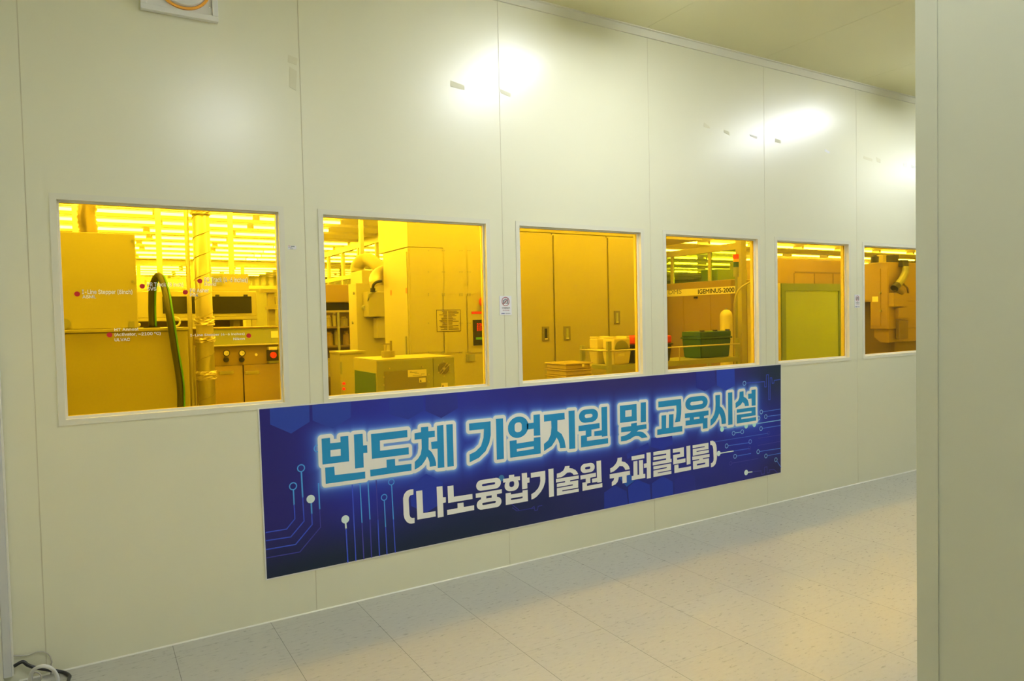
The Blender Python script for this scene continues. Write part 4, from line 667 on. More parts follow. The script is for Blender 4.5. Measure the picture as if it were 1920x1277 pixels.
MB().box(a.x+.05, c.x-.06, Yt+.4, Yt+.9, .3, c.z-.031).build('inner_cabinet', M['rust'], t)
q0, q1 = at(408, 600, Yt+.1), at(438, 620, Yt+.1); MB().box(q0.x+.2, q1.x, Yt+.1, Yt+.3, .3, c.z-.031).build('pump_unit', M['ivory2'], t)

# steel bench machine, lower right of window 1
Yb = 1.9
a, c = at(344, 613, Yb), at(545, 613, Yb)
t = thing('stepper_bench', ((a.x+c.x)/2, Yb+.4, 0), 'low steel machine with two dials and a red stop button, behind the leftmost window', 'machine')
zt, zb_, zc = at(460, 613, Yb).z, at(460, 646, Yb).z, at(460, 684, Yb).z
MB().box(a.x, c.x, Yb+.02, Yb+.9, .002, zt-.012).build('body', M['rust'], t)
MB().box(a.x, c.x, Yb-.01, Yb+.92, zt-.0115, zt, .003).build('top_plate', M['brown'], t)
ax = at(398, 620, Yb).x
MB().box(ax, c.x, Yb, Yb+.0195, zb_+.004, zt-.012).build('upper_panel', M['greengrey'], t)
MB().box(ax-.01, c.x, Yb-.03, Yb+.0195, zb_-.008, zb_+.003, .003).build('ledge', M['alu'], t)
MB().box(ax, c.x, Yb, Yb+.0195, zc+.002, zb_-.0085).build('instrument_panel', M['brown'], t)
xm = at(457, 720, Yb).x
for i, (u0, u1) in enumerate(((ax, xm-.003), (xm+.003, c.x))):
    d = MB().box(u0, u1, Yb, Yb+.0195, .06, zc-.002, .002).build('door', M['doorsteel'], t)
    hx = at(424+ (48 if i else 0), 699, Yb)
    MB().box(hx.x-.05, hx.x+.05, Yb-.008, Yb-.0005, hx.z-.012, hx.z+.014, .003).cyl((hx.x+.045, Yb-.0005, hx.z), (hx.x+.045, Yb-.014, hx.z), .011, None, 14).build('handle', M['ivory2'], d)
for px in (424, 453):
    q = at(px, 662, Yb); g = MB().cyl((q.x, Yb-.0005, q.z), (q.x, Yb-.02, q.z), .022, .020, 24).build('dial', M['label'], t)
    MB().tube([(q.x+.022*math.cos(k*PI/12), Yb-.02, q.z+.022*math.sin(k*PI/12)) for k in range(25)], .003, 6).box(q.x-.001, q.x+.012, Yb-.0225, Yb-.0205, q.z-.001, q.z+.0015).build('dial_rim', M['dark'], g)
    q = at(px, 674.5, Yb); MB().cyl((q.x, Yb-.0005, q.z), (q.x, Yb-.028, q.z), .020, .017, 20).build('knob', M['dark'], t)
q = at(480, 665, Yb); MB().cyl((q.x, Yb-.0005, q.z), (q.x, Yb-.012, q.z), .010, None, 14).build('indicator', M['label'], t)
q0, q1 = at(500, 650, Yb), at(521, 680, Yb)
bx_ = MB().box(q0.x, q1.x, Yb-.06, Yb-.0005, q1.z, q0.z, .006).build('stop_box', M['grey'], t)
qc = at(511, 665.5, Yb-.06); MB().box(qc.x-.045, qc.x+.045, Yb-.064, Yb-.0605, qc.z-.045, qc.z+.04).build('faceplate', M['dark'], bx_)
MB().cyl((qc.x, Yb-.0645, qc.z), (qc.x, Yb-.095, qc.z), .021, .024, 24).build('stop_button', M['red'], bx_, 'red mushroom button')
qc = at(511.5, 654, Yb-.06); MB().box(qc.x-.03, qc.x+.03, Yb-.064, Yb-.0605, qc.z-.011, qc.z+.011).build('caption_plate', M['label'], bx_)
q0, q1 = at(508, 621, Yb), at(525, 633, Yb); MB().box(q0.x, q1.x, Yb-.003, Yb-.0005, q1.z, q0.z).build('paper_note', M['label'], t)
# pipes between machine and duct
for i, (px, r, mm, l) in enumerate(((364, .010, 'ivory2', 'thin tan pipe standing between the beige machine and the foil duct'), (357.5, .006, 'grey', 'very thin grey pipe beside the beige machine edge'))):
    q = at(px, 690, 1.62); o = MB().cyl((q.x, 1.62, .002), (q.x, 1.62, at(px, 648, 1.62).z), r, None, 12).box(q.x-.008, q.x+.014, 1.605, 1.635, at(px, 648, 1.62).z-.012, at(px, 648, 1.62).z-.001).build('upright_pipe', M[mm]); tag(o, l, 'pipe')
q = at(508, 580, 2.9)
t = thing('monitor_stand', (q.x, 2.9, zt), 'pale monitor on a post behind the steel bench, right edge of the leftmost window', 'monitor')
MB().box(q.x-.03, q.x+.03, 2.87, 2.93, .002, at(500, 549, 2.9).z).build('post', M['ivory2'], t)
MB().box(q.x-.09, q.x+.16, 2.84, 2.96, at(500, 549, 2.9).z+.001, at(500, 546, 2.9).z+.012).box(q.x-.04, q.x+.18, 2.8, 2.96, at(508, 578, 2.9).z-.01, at(508, 574, 2.9).z).build('shelf', M['ivory2'], t)
MB().box(q.x+.035, q.x+.15, 2.85, 2.9, at(508, 572, 2.9).z+.004, at(508, 556, 2.9).z, .006).build('screen', M['ivory'], t)

# --- captions stuck on the leftmost pane
def caption(lines, dot, label, align='LEFT'):
    y = .0341
    d = at(*dot, y)
    t = thing('glass_caption', (d.x, y, d.z), label, 'caption')
    MB().disc((d.x, d.z), .0115, y, 28, 0, .0006).build('marker_dot', M['reddot'], t)
    for s, x0, x1, y0, y1 in lines:
        p, q = at(x0, y1, y), at(x1, y0, y)
        me = text_mesh(s, 'LEFT', .014); xs = [v.co.x for v in me.vertices]; ys = [v.co.y for v in me.vertices]
        A, B_, C_, D_ = min(xs), max(xs), min(ys), max(ys)
        for v in me.vertices: v.co = (p.x+(v.co.x-A)/(B_-A)*(q.x-p.x), y+.0003-v.co.z*.01, p.z+(v.co.y-C_)/(D_-C_)*(q.z-p.z))
        link('lettering', me, M['vinyl'], t)
caption([('I-Line Stepper (8inch)', 154, 248, 543, 553.5), ('ASML', 154.5, 180, 553.5, 559.5)], (144.5, 551.3), 'white caption with red dot low on the tall machine front, leftmost on the pane')
caption([('PR Track (8 inch)', 276, 343.5, 529.5, 538.5), ('SVS', 276, 293, 538.5, 545)], (266.7, 536.7), 'white caption with red dot partly over the arched hose')
caption([('PR Track (4-6 inches)', 383.5, 464, 520, 530.5), ('David', 383.5, 405, 529.5, 536)], (374.7, 527), 'white caption with red dot over the foil duct, highest of the captions')
caption([('PR Asher', 356.5, 391.5, 541, 548.5), ('PSK', 356.5, 372, 550, 556)], (347.5, 548), 'white caption with red dot just left of the foil duct, below the highest one')
caption([('HT Anneal', 214.5, 259.5, 614.5, 621), ('(Activator, ~2100 °C)', 215, 301, 622, 631.5), ('ULVAC', 215, 243.5, 633.5, 640)], (205.3, 628), 'three line white caption with red dot over the worktop of the beige machine')
caption([('I-Line Stepper (4-6 inches)', 357, 458.5, 623.5, 632), ('Nikon', 437.5, 459, 632.5, 638)], (466.5, 629.5), 'white caption with its red dot at the right end, over the steel bench')

# --- window 2
Yc = 1.5
x0 = at(767, 560, Yc).x; x1 = 3.13; zc_ = 2.62; zs = at(767, 463, Yc).z
yb_ = atx(720, 560, x0).y
t = thing('control_cabinet', ((x0+x1)/2, (Yc+yb_)/2, 0), 'tall pale control cabinet with a digital readout, filling the right of the second window', 'cabinet')
MB().box(x0, x1, Yc, yb_, .002, zs-.006, .004).build('body', M['ivory'], t)
MB().box(x0, x1, Yc, atx(709, 440, x0).y, zs, zc_, .004).build('upper_section', M['ivory'], t)
MB().box(x0+.01, x1-.01, Yc+.01, yb_-.01, zs-.0055, zs-.0005).build('shadow_gap', M['grey'], t)
dz0 = at(767, 472, Yc).z
MB().box(x0-.006, x0-.0005, Yc+.02, yb_-.02, .1, dz0).build('side_door', M['ivory'], t)
for px_, py_ in ((733, 549), (762, 545)):
    yy = atx(px_, py_, x0-.007).y; zz = atx(px_, py_, x0-.007).z; MB().box(x0-.010, x0-.0065, yy-.012, yy+.012, zz-.022, zz+.022).build('orange_tag', M['orange'], t)
yy = atx(762, 648, x0-.007).y; zz = atx(762, 648, x0-.007).z; MB().box(x0-.014, x0-.0065, yy-.010, yy+.010, zz-.075, zz+.075).build('door_handle', M['grey'], t)
q0 = at(767, 572, Yc); 
xs_ = [at(px, 560, Yc).x for px in (800, 832, 862, 876)]
b = MB()
for px in (803, 829, 833, 862, 866, 877, 881):
    for py in (470, 510, 551, 554, 606, 660):
        q = at(px, py, Yc); b.cyl((q.x, Yc+.001, q.z), (q.x, Yc-.004, q.z), .006, None, 8)
b.build('panel_screws', M['grey'], t)
b = MB()
for za, zb2 in (((551.5), 466), (662, 553)):
    for ua, ub in ((770, 831), (832.5, 875), (876.5, 908)):
        p_, q_ = at(ua, za, Yc), at(ub, zb2, Yc); b.box(p_.x, q_.x, Yc-.0025, Yc+.0005, p_.z, q_.z)
b.build('front_panels', M['ivory'], t)
p_, q_ = at(819, 622, Yc), at(862.5, 581, Yc)
s_ = MB().box(p_.x, q_.x, Yc-.004, Yc-.0026, p_.z, q_.z).build('instruction_sheet', M['ivory'], t)
b = MB(); w_, h_ = q_.x-p_.x, q_.z-p_.z; rr = random.Random(5)
for i in range(17):
    zl = q_.z-h_*(.06+.053*i); b.box(p_.x+w_*rr.uniform(.1, .3), p_.x+w_*.44, Yc-.0046, Yc-.0041, zl-.0022, zl+.0022).box(p_.x+w_*.48, p_.x+w_*rr.uniform(.6, .95), Yc-.0046, Yc-.0041, zl-.002, zl+.002)
b.strip([(p_.x, p_.z), (p_.x, q_.z), (q_.x, q_.z), (q_.x, p_.z), (p_.x, p_.z)], .004, Yc-.0047, .0004)
b.build('printed_lines', M['ink'], s_)
p_, q_ = at(887, 648, Yc), at(912, 599, Yc)
ctl = MB().box(p_.x, q_.x, Yc-.012, Yc-.0026, p_.z, q_.z, .003).build('controller', M['dark'], t)
for s, py0, py1 in (('230', 606, 612.5), ('230', 613, 616), ('2300', 616, 620.5)):
    g0, g1 = at(894, py1, Yc-.012), at(906, py0, Yc-.012); text_on(s, g0.x, g1.x, g0.z, g1.z, Yc-.0126, M['led'], ctl, 'red_digits', bold=.01)
g0, g1 = at(892.5, 637, Yc-.012), at(906, 632, Yc-.012); MB().box(g0.x, g1.x, Yc-.0138, Yc-.0122, g0.z, g1.z).build('green_display', M['stripe'], ctl)
g0, g1 = at(884, 589, Yc), at(904.5, 584, Yc); MB().box(g0.x, g1.x, Yc-.006, Yc-.0026, g0.z, g1.z).build('warning_strip', M['red'], t)
q = at(906, 566, Yc); MB().cyl((q.x, Yc-.0026, q.z), (q.x, Yc-.045, q.z), .044, .048, 24).build('emergency_button', M['red'], t, 'red emergency button')
g0, g1 = at(874, 678, Yc), at(890, 664, Yc); MB().box(g0.x, g1.x, Yc-.005, Yc-.0026, g0.z, g1.z).build('rating_plate', M['grey'], t)

# fan box in front
Yfb = .62
a, c = at(707, 677, Yfb), at(852, 669, Yfb); xsep = at(812, 672, Yfb).x; fx0 = a.x; fx1 = c.x
ybk = atx(664, 671, fx0).y; fz = at(760, 674, Yfb).z
t = thing('power_supply', ((fx0+fx1)/2, (Yfb+ybk)/2, 0), 'low grey-green box with a round fan and dark green side, second window', 'machine')
MB().box(fx0, xsep-.001, Yfb, ybk, .002, fz, .004).build('housing', M['greengrey'], t)
MB().box(xsep+.001, fx1, Yfb, ybk, .002, fz-.001, .004).build('fan_section', M['greengrey'], t)
MB().box(fx0-.001, fx1+.001, Yfb+.004, ybk, fz+.0005, fz+.006, .001).build('lid', M['ivory'], t)
z_of = lambda py, x=fx0: atx(690, py, x).z
MB().box(fx0-.004, fx0-.0005, Yfb+.003, ybk, .05, fz-.002).build('side_plate', M['ivory'], t)
pts = [atx(px, py, fx0-.004) for px, py in ((664.5, 693), (668, 692), (703, 698), (706, 702))]
y_a, y_b, z_a = atx(704.5, 700, fx0-.004).y, atx(665.5, 695, fx0-.004).y, atx(704, 700, fx0-.004).z
MB().box(fx0-.007, fx0-.0045, y_a, y_b, .2, z_a, .001).build('green_panel', M['green'], t)
p_, q_ = at(721, 735, Yfb), at(799, 692, Yfb)
MB().box(p_.x, q_.x, Yfb-.008, Yfb-.0005, at(760, 729, Yfb).z, q_.z, .002).build('cover_plate', M['cover'], t)
g0, g1 = at(764, 707, Yfb), at(798.5, 692, Yfb); lb = MB().box(g0.x, g1.x, Yfb-.0095, Yfb-.0082, g0.z, g1.z).build('rating_label', M['label'], t)
b = MB()
for i, (u0, u1) in enumerate(((.1, .22), (.1, .5), (.35, .6), (.7, .9), (.25, .75))):
    zl = g1.z-(g1.z-g0.z)*(.2+.16*i); b.box(g0.x+(g1.x-g0.x)*u0, g0.x+(g1.x-g0.x)*u1, Yfb-.0101, Yfb-.0096, zl-.0015, zl+.0015)
b.build('printed_lines', M['inkgrey'], lb)
for px, py in ((791, 712.5), (832.5, 722)):
    g = at(px, py, Yfb); o_ = MB().box(g.x-.024, g.x+.024, Yfb-.0097, Yfb-.0083, g.z-.015, g.z+.015).build('warning_label', M['label'], t)
    MB().prism([(g.x-.02, g.z-.010), (g.x-.006, g.z-.010), (g.x-.013, g.z+.003)], 'y', Yfb-.0103, Yfb-.0098).build('triangle', M['ink'], o_)
fc = at(832, 691, Yfb); R_ = .041
b = MB().disc((fc.x, fc.z), R_, Yfb-.0030, 32, 0, .0024); b.build('fan_hole', M['dark'], t)
b = MB()
for k in range(1, 6): b.tube([(fc.x+R_*k/5.4*math.cos(q*PI/14), Yfb-.006, fc.z+R_*k/5.4*math.sin(q*PI/14)) for q in range(29)], .0016, 6)
for a_ in (PI/4, PI/4+PI): b.tube([(fc.x+.006, Yfb-.007, fc.z-.006), (fc.x+R_*1.1*math.cos(a_)+.006, Yfb-.007, fc.z+R_*1.1*math.sin(a_)-.006)], .002, 6)
for a_ in (PI/4, PI/4+PI): b.tube([(fc.x-.006, Yfb-.007, fc.z+.006), (fc.x+R_*1.1*math.cos(a_)-.006, Yfb-.007, fc.z+R_*1.1*math.sin(a_)+.006)], .002, 6)
b.cyl((fc.x, Yfb-.0035, fc.z), (fc.x, Yfb-.0085, fc.z), .010, None, 16)
for a_ in [k*PI/3+PI/6 for k in range(6)]: b.cyl((fc.x+R_*1.22*math.cos(a_), Yfb-.0005, fc.z+R_*1.22*math.sin(a_)), (fc.x+R_*1.22*math.cos(a_), Yfb-.006, fc.z+R_*1.22*math.sin(a_)), .004, None, 8)
b.build('fan_guard', M['steel'], t)
b = MB()
for px, py in ((719, 707), (719, 722), (729.5, 691), (791.5, 688), (803, 702), (803, 716)):
    g = at(px, py, Yfb); b.cyl((g.x, Yfb-.0005, g.z), (g.x, Yfb-.0088, g.z), .005, None, 10)
b.build('screws', M['steel'], t)
g = at(728, 668, Yfb+.25); gy = Yfb+.25
t = thing('valve_block', (g.x, gy, fz+.007), 'small brass-coloured valve block standing on the fan box', 'valve')
MB().cyl((g.x, gy, fz+.0065), (g.x, gy, fz+.05), .045, None, 20).build('base', M['ivory2'], t)
MB().box(g.x+.012, g.x+.028, gy-.008, gy+.008, fz+.0505, fz+.12).box(g.x-.045, g.x+.011, gy-.006, gy+.006, fz+.094, fz+.102).build('arm', M['ivory2'], t)
MB().cyl((g.x-.02, gy, fz+.0505), (g.x-.02, gy, fz+.093), .009, .013, 14).build('stem', M['steel'], t)
# small cabinet with two red lamps
Ys = 1.9; a, c = at(637, 662, Ys), at(664, 662, Ys)
t = thing('lamp_cabinet', ((a.x+c.x)/2, Ys+.2, 0), 'narrow beige cabinet with two small red lamps, lower left of the second window', 'cabinet')
MB().box(a.x, c.x+.1, Ys, Ys+.28, .002, a.z-.008).build('body', M['ivory'], t)
MB().box(a.x-.005, c.x+.1, Ys-.008, Ys+.28, a.z-.0075, a.z+.01, .002).build('top', M['ivory'], t)
for py in (719, 729): g = at(644.5, py, Ys); MB().cyl((g.x, Ys-.0005, g.z), (g.x, Ys-.02, g.z), .012, .009, 16).build('red_lamp', M['led'], t)
g = at(638.5, 690, Ys); MB().box(g.x-.004, g.x+.01, Ys-.012, Ys-.0005, g.z-.05, g.z+.05).build('hinge', M['grey'], t)

# mid machine with sloped front
xa = 2.50; ya0, ya1 = atx(668, 560, xa).y, atx(653.5, 560, xa).y
z_t = atx(660, 532, xa).z
t = thing('process_tower', (xa+.2, ya0+.3, 0), 'pale stepped machine with sloped shoulder left of the tall cabinet, second window', 'machine')
x_end = x0-.02 if x0 > xa+.35 else xa+.6
MB().box(xa, xa+.62, ya0, ya1, .002, z_t, .004).build('lower_body', M['ivory'], t)
xu = xa+.10; yu0, yu1 = atx(695, 518, xu).y, atx(657, 518, xu).y
MB().box(xu, xu+.12, max(yu0, ya0+.1), yu1, z_t+.001, atx(676, 507, xu).z, .004).build('upper_body', M['ivory'], t)
for px, py in ((664, 550), (662, 605)):
    v = atx(px, py, xa); MB().cyl((xa-.0005, v.y, v.z), (xa-.014, v.y, v.z), .014, None, 12).build('lock', M['grey'], t)
zz = at(700, 592, ya0).z
sb = MB().box(at(690, 560, ya0-.15).x, at(724, 560, ya0-.15).x, ya0-.15, ya0-.0005, at(705, 594, ya0-.15).z, at(705, 547, ya0-.15).z, .006).build('service_box', M['ivory'], t)
MB().box(at(707, 630, ya0-.1).x, at(724, 630, ya0-.1).x, ya0-.1, ya0-.0005, at(712, 634, ya0-.1).z, at(712, 596, ya0-.1).z, .004).build('lower_box', M['ivory'], t)
g = at(683, 577, ya0-.02); MB().cyl((g.x, ya0-.0005, g.z), (g.x, ya0-.06, g.z), .024, None, 16).tube(bez([g+Vector((.02, -.04, .005)), at(690.5, 560, ya0-.16), at(692, 552, ya0-.17), at(699, 548, ya0-.17), at(706, 545, ya0-.14)], 6), .008, 8).build('hose_fitting', M['grey'], t)
yd = (yu0+yu1)/2
P_ = [at(670, 511, yu1-.05), at(670, 500, yu1-.05), at(677, 490.5, yu1-.1), at(688, 487, yu1-.15), at(698, 490, yu1-.25), at(708, 498, yu1-.35), at(716, 505, yu1-.4), at(726, 513, yu1-.45)]
P_[0].z = atx(676, 507, xu).z+.003
b = MB().tube(bez(P_, 10), lambda i: .066+(.003 if i % 2 else 0), 18)
o = b.build('arched_duct', M['ivory']); tag(o, 'fat pale duct arching over the stepped machine in the second window', 'duct')
P_ = [at(708, 536, 2.12), at(706, 526, 2.12), at(709, 518, 2.15), at(717, 512, 2.2), at(726, 510, 2.25)]
b = MB().tube(bez(P_, 12), lambda i: .060+(.006 if i % 2 else 0), 18); o = b.build('foil_elbow', M['foil']); tag(o, 'shiny corrugated elbow duct beside the tall cabinet in the second window', 'duct')
o = MB().tube(bez([at(716, 527, 1.9), at(706, 529, 1.9), at(700, 535, 1.9), at(699, 545, 1.92)], 8), .012, 10).cyl(at(699, 545, 1.92)+Vector((0, 0, .02)), at(699, 548, 1.92), .022, None, 12).build('black_fitting', M['dark']); tag(o, 'black bent fitting under the shiny elbow duct', 'fitting')

# dark machine far left of window 2
Yk = 4.2; a, c = at(598, 590, Yk), at(660, 590, Yk)
t = thing('wet_bench', ((a.x+c.x)/2, Yk+.4, 0), 'dark cluttered wet bench at the left edge of the second window', 'bench')
zt_ = at(630, 584, Yk).z; zm = at(620, 534, Yk).z
MB().box(a.x, c.x+.4, Yk+.25, Yk+.9, .002, zt_).build('back_body', M['rust'], t)
MB().box(a.x, c.x+.4, Yk-.05, Yk+.9, zm-.2, zm, .006).build('hood', M['brown'], t)
MB().box(a.x, c.x+.4, Yk+.3, Yk+.9, zt_+.001, zm-.201).build('hood_back', M['darkglass'], t)
MB().box(a.x, c.x+.4, Yk-.02, Yk+.02, zt_-.01, zt_+.012).build('front_rail', M['steel'], t)
for j, py in enumerate((612, 648, 706)):
    MB().box(a.x, c.x+.4, Yk, Yk+.249, at(630, py, Yk).z-.02, at(630, py, Yk).z).build('shelf', M['rust'], t)
for x_ in (a.x+.01, at(634, 600, Yk).x): MB().box(x_-.012, x_+.012, Yk-.018, Yk-.001, .002, zt_-.011).build('upright', M['grey'], t)
rr = random.Random(9)
for j, (px, py, w, h, mm, lab) in enumerate(((616, 612, .10, .16, 'steel', 'clear jar on the dark bench, top shelf, left'), (627, 612, .07, .20, 'steel', 'tall clear jar on the dark bench, top shelf, middle'), (645, 612, .12, .14, 'ivory2', 'pale bottle on the dark bench, top shelf, right'),
        (618, 648, .12, .20, 'brown', 'tan canister on the dark bench, middle shelf, left'), (631, 648, .08, .22, 'ivory2', 'pale bottle on the dark bench, middle shelf, centre'), (649, 648, .10, .20, 'brown', 'tan canister on the dark bench, middle shelf, right'),
        (616, 706, .13, .26, 'ivory2', 'large pale container on the dark bench, bottom shelf, left'), (632, 706, .12, .30, 'brown', 'large tan container on the dark bench, bottom shelf, right'))):
    h *= .8; g = at(px, py, Yk+.12); z0_ = at(630, py, Yk).z+.001
    o = MB().cyl((g.x, Yk+.12, z0_), (g.x, Yk+.12, z0_+h*.75), w*.36, None, 16).cyl((g.x, Yk+.12, z0_+h*.75), (g.x, Yk+.12, z0_+h*.88), w*.36, w/5, 16).cyl((g.x, Yk+.12, z0_+h*.88), (g.x, Yk+.12, z0_+h), w/4.5, None, 12).build('bottle', M[mm], smooth=False); tag(o, lab, 'bottle', 'containers on the wet bench')

# --- window 3: white cupboards
Yd = 1.85; ztop = at(1039, 437, Yd).z; zdoor = at(1039, 441, Yd).z
ed = [at(px, 560, Yd).x for px in (948, 1039, 1141, 1243)]
ed[0] = max(ed[0], 3.45)
hz = [(1023, 626, 0), (1063, 625, 1), (1156.5, 595.5, 2)]
for i in range(3):
    lab = ['pale cupboard with a dark recessed handle, left one behind the third window', 'pale cupboard with a light recessed handle, middle one behind the third window', 'pale cupboard with a high recessed handle, right one behind the third window'][i]
    t = thing('storage_cupboard', ((ed[i]+ed[i+1])/2, Yd+.3, 0), lab, 'cupboard', 'cupboards behind the third window')
    MB().box(ed[i]+.004, ed[i+1]-.004, Yd+.022, Yd+.62, .002, ztop, .004).build('body', M['ivory2'], t)
    d = MB().box(ed[i]+.009, ed[i+1]-.009, Yd, Yd+.021, .06, zdoor, .003).build('door', M['ivory2'], t)
    g = at(hz[i][0], hz[i][1], Yd); w_, h_ = .04, .055
    MB().box(g.x-w_, g.x+w_, Yd-.006, Yd-.0005, g.z-h_*1.25, g.z+h_*1.25, .001).build('handle_plate', M['plate'], d)
    MB().box(g.x-w_*.35, g.x+w_*.35, Yd-.0085, Yd-.0063, g.z-h_*.9, g.z+h_*.9).build('handle_slot', M['greengrey' if i else 'dark'], d)
    MB().box(g.x-w_*.4, g.x+w_*.4, Yd-.012, Yd-.0088, g.z-h_*.95, g.z-h_*.8).build('pull_lip', M['label'], d)

structure(MB().box(3.2, ed[3]+.6, Yd+.015, Yd+.6, ztop+.004, IC+.059).build('trim_5', M['ivory2']))
# the trolley in front
Yt_ = .42; xl, xr = at(1140, 660, Yt_).x, at(1387, 640, Yt_).x
zs_ = 1.165; zr = at(1320, 648, Yt_).z; ybk = .78
t = thing('trolley', ((xl+xr)/2, .6, 0), 'long olive trolley with a steel guard rail, behind the third and fourth windows', 'trolley')
MB().box(xl+.012, xr-.002, Yt_+.012, ybk-.002, zs_-.035, zs_-.004).build('deck', M['greengrey'], t)
MB().box(xl+.02, xr-.02, Yt_+.02, ybk-.02, .25, .28).build('lower_deck', M['greengrey'], t)
zp = at(1148, 640, Yt_).z
for x_, y_, z_, w_ in ((xl+.018, Yt_+.012, zp, .018), (xl+.018, ybk-.02, at(1100, 647, ybk).z, .02), (xr-.012, Yt_+.012, at(1387, 634, Yt_).z, .016), (xr-.012, ybk-.02, at(1387, 634, Yt_).z, .018)):
    MB().box(x_-w_, x_+w_, y_-.012, y_+.012, .08, z_, .002).build('post', M['greengrey'], t)
    MB().cyl((x_-.012, y_, .04), (x_+.012, y_, .04), .038, None, 18).box(x_-.01, x_+.01, y_-.01, y_+.01, .04, .0795).build('castor', M['dark'], t)
MB().box(xl+.037, xr-.03, Yt_, Yt_+.0115, zs_-.042, zs_-.003).build('front_edge', M['greengrey'], t)
MB().tube([(xl+.018, Yt_-.006, zr), (xr-.012, Yt_-.006, zr)], .0055, 10).tube([(xl-.006, Yt_, zr), (xl-.006, ybk-.02, zr)], .0055, 10).build('guard_rail', M['steel'], t)
xm_ = at(1273, 665, Yt_).x; MB().cyl((xm_, Yt_-.006, zs_-.003), (xm_, Yt_-.006, zr-.006), .004, None, 8).build('rail_support', M['steel'], t)
def bin_(px0, px1, y, d, ztop_py, mm, lid, label, cat, name, lm=None):
    x0_, x1_ = at(px0, 650, y).x, at(px1, 650, y).x; z1_ = at((px0+px1)/2, ztop_py, y).z; zb = zs_-.0035
    t = thing(name, ((x0_+x1_)/2, y+d/2, zb), label, cat, None)
    zr_ = zb+(z1_-zb)*lid; tp = .012
    b = MB(); lo = [(x0_+tp, y+tp), (x1_-tp, y+tp), (x1_-tp, y+d-tp), (x0_+tp, y+d-tp)]; hi = [(x0_, y), (x1_, y), (x1_, y+d), (x0_, y+d)]
    A = [b.bm.verts.new((*p, zb)) for p in lo]; B = [b.bm.verts.new((*p, zr_)) for p in hi]
    b.bm.faces.new(A); b.bm.faces.new(B)
    for i in range(4): b.bm.faces.new((A[i], A[(i+1) % 4], B[(i+1) % 4], B[i]))
    bmesh.ops.bevel(b.bm, geom=b.bm.edges[:], offset=.006, segments=2, affect='EDGES')
    b.build('tub', M[mm], t)
    MB().box(x0_-.008, x1_+.008, y-.008, y+d+.008, zr_+.0005, zr_+.014, .003).build('rim', M[mm], t)
    return t, x0_, x1_, y, d, zb, zr_, z1_
def carrier(px0, px1, y, d, label, dome, mm='clearbox'):
    t, x0_, x1_, y, d, zb, zr_, z1_ = bin_(px0, px1, y, d, 631, mm, .48, label, 'box', 'wafer_carrier')
    MB().box(x0_+.004, x1_-.004, y+.004, y+d-.004, zr_+.0145, z1_-.012, .012).build('lid', M[mm], t)
    for x_ in (x0_+.022, x1_-.022): MB().box(x_-.016, x_+.016, y+.01, y+d-.01, z1_-.0125, z1_, .003).build('lid_corner', M[mm], t)
    if dome:
        cx, r = (x0_+x1_)/2-.01, (x1_-x0_)*.40
        pts = [(cx+r*math.cos(a), z1_-.03-r+r*math.sin(a)) for a in [PI*k/16 for k in range(17)]]+[(cx-r, zr_+.02), (cx+r, zr_+.02)]
        MB().prism(pts, 'y', y-.004, y+.0035).build('domed_front', M['greengrey'], t)
        MB().box(x0_+.04, x0_+.10, y-.004, y+.008, zb+.065, zb+.085).build('label', M['label'], t)
carrier(1119.5, 1146, .62, .11, 'bright translucent carrier box on the trolley, left of the one with the domed front', False)
carrier(1151, 1183.5, .445, .145, 'translucent carrier box with a domed front on the trolley, beside the red-lidded box', True)
t, x0_, x1_, y, d, zb, zr_, z1_ = bin_(1189, 1260, .46, .2, 629, 'dark', .62, 'black tub with a red lid on the trolley between two windows', 'box', 'lidded_tub')
MB().box(x0_, x1_, y, y+d, zr_+.0145, z1_-.004, .01).build('lid', M['red'], t)
MB().box(x0_+.05, x0_+.12, y+.05, y+.12, z1_-.0035, z1_+.004).build('lid_grip', M['red'], t)
t, x0_, x1_, y, d, zb, zr_, z1_ = bin_(1314, 1371, .50, .22, 621, 'darkgreen', .72, 'dark green bin with clip handles on the trolley, fourth window', 'bin', 'storage_bin')
MB().box(x0_, x1_, y, y+d, zr_+.0145, z1_, .006).build('lid', M['darkgreen'], t)
for x_ in (x0_+.03, (x0_+x1_)/2, x1_-.03): MB().box(x_-.012, x_+.012, y-.004, y+.03, z1_+.0005, z1_+.012, .002).build('clip', M['dark'], t)
# tray stack on its own little table
Yx = .46; x0_, x1_ = at(1061, 690, Yx).x, at(1131, 690, Yx).x-.09; x1_ = min(x1_, xl-.03)
zt0 = at(1090, 679, Yx+.05).z
t = thing('side_table', ((x0_+x1_)/2, Yx+.14, 0), 'low steel table under the stacked trays, hidden by the sill of the third window', 'table')
zst = zt0-.185
MB().box(x0_-.03, x1_+.02, Yx-.02, Yx+.30, zst-.02, zst, .002).build('tabletop', M['steel'], t)
for x_ in (x0_-.01, x1_): 
    for y_ in (Yx, Yx+.28): MB().box(x_-.012, x_+.012, y_-.012, y_+.012, .002, zst-.0205).build('leg', M['steel'], t)
for k, l in enumerate(('lowest flat translucent tray in the stack', 'second flat translucent tray from the bottom of the stack', 'third flat translucent tray from the bottom of the stack', 'topmost flat translucent tray in the stack with two pale stickers')):
    z = zst+.0005+.046*k; o = thing('flat_tray', ((x0_+x1_)/2, Yx+.14, z), l+' beside the trolley', 'tray', 'stacked trays by the trolley')
    MB().box(x0_+.01, x1_-.01, Yx+.01, Yx+.27, z, z+.034, .006).build('base', M['tray'], o)
    MB().box(x0_, x1_, Yx, Yx+.28, z+.0345, z+.045, .004).build('lid', M['tray'], o)
    if k == 3:
        for u in (.62, .9): MB().box(x0_+(x1_-x0_)*u-.012, x0_+(x1_-x0_)*u+.008, Yx-.002, Yx-.0004, z+.016, z+.036).build('sticker', M['label'], o)

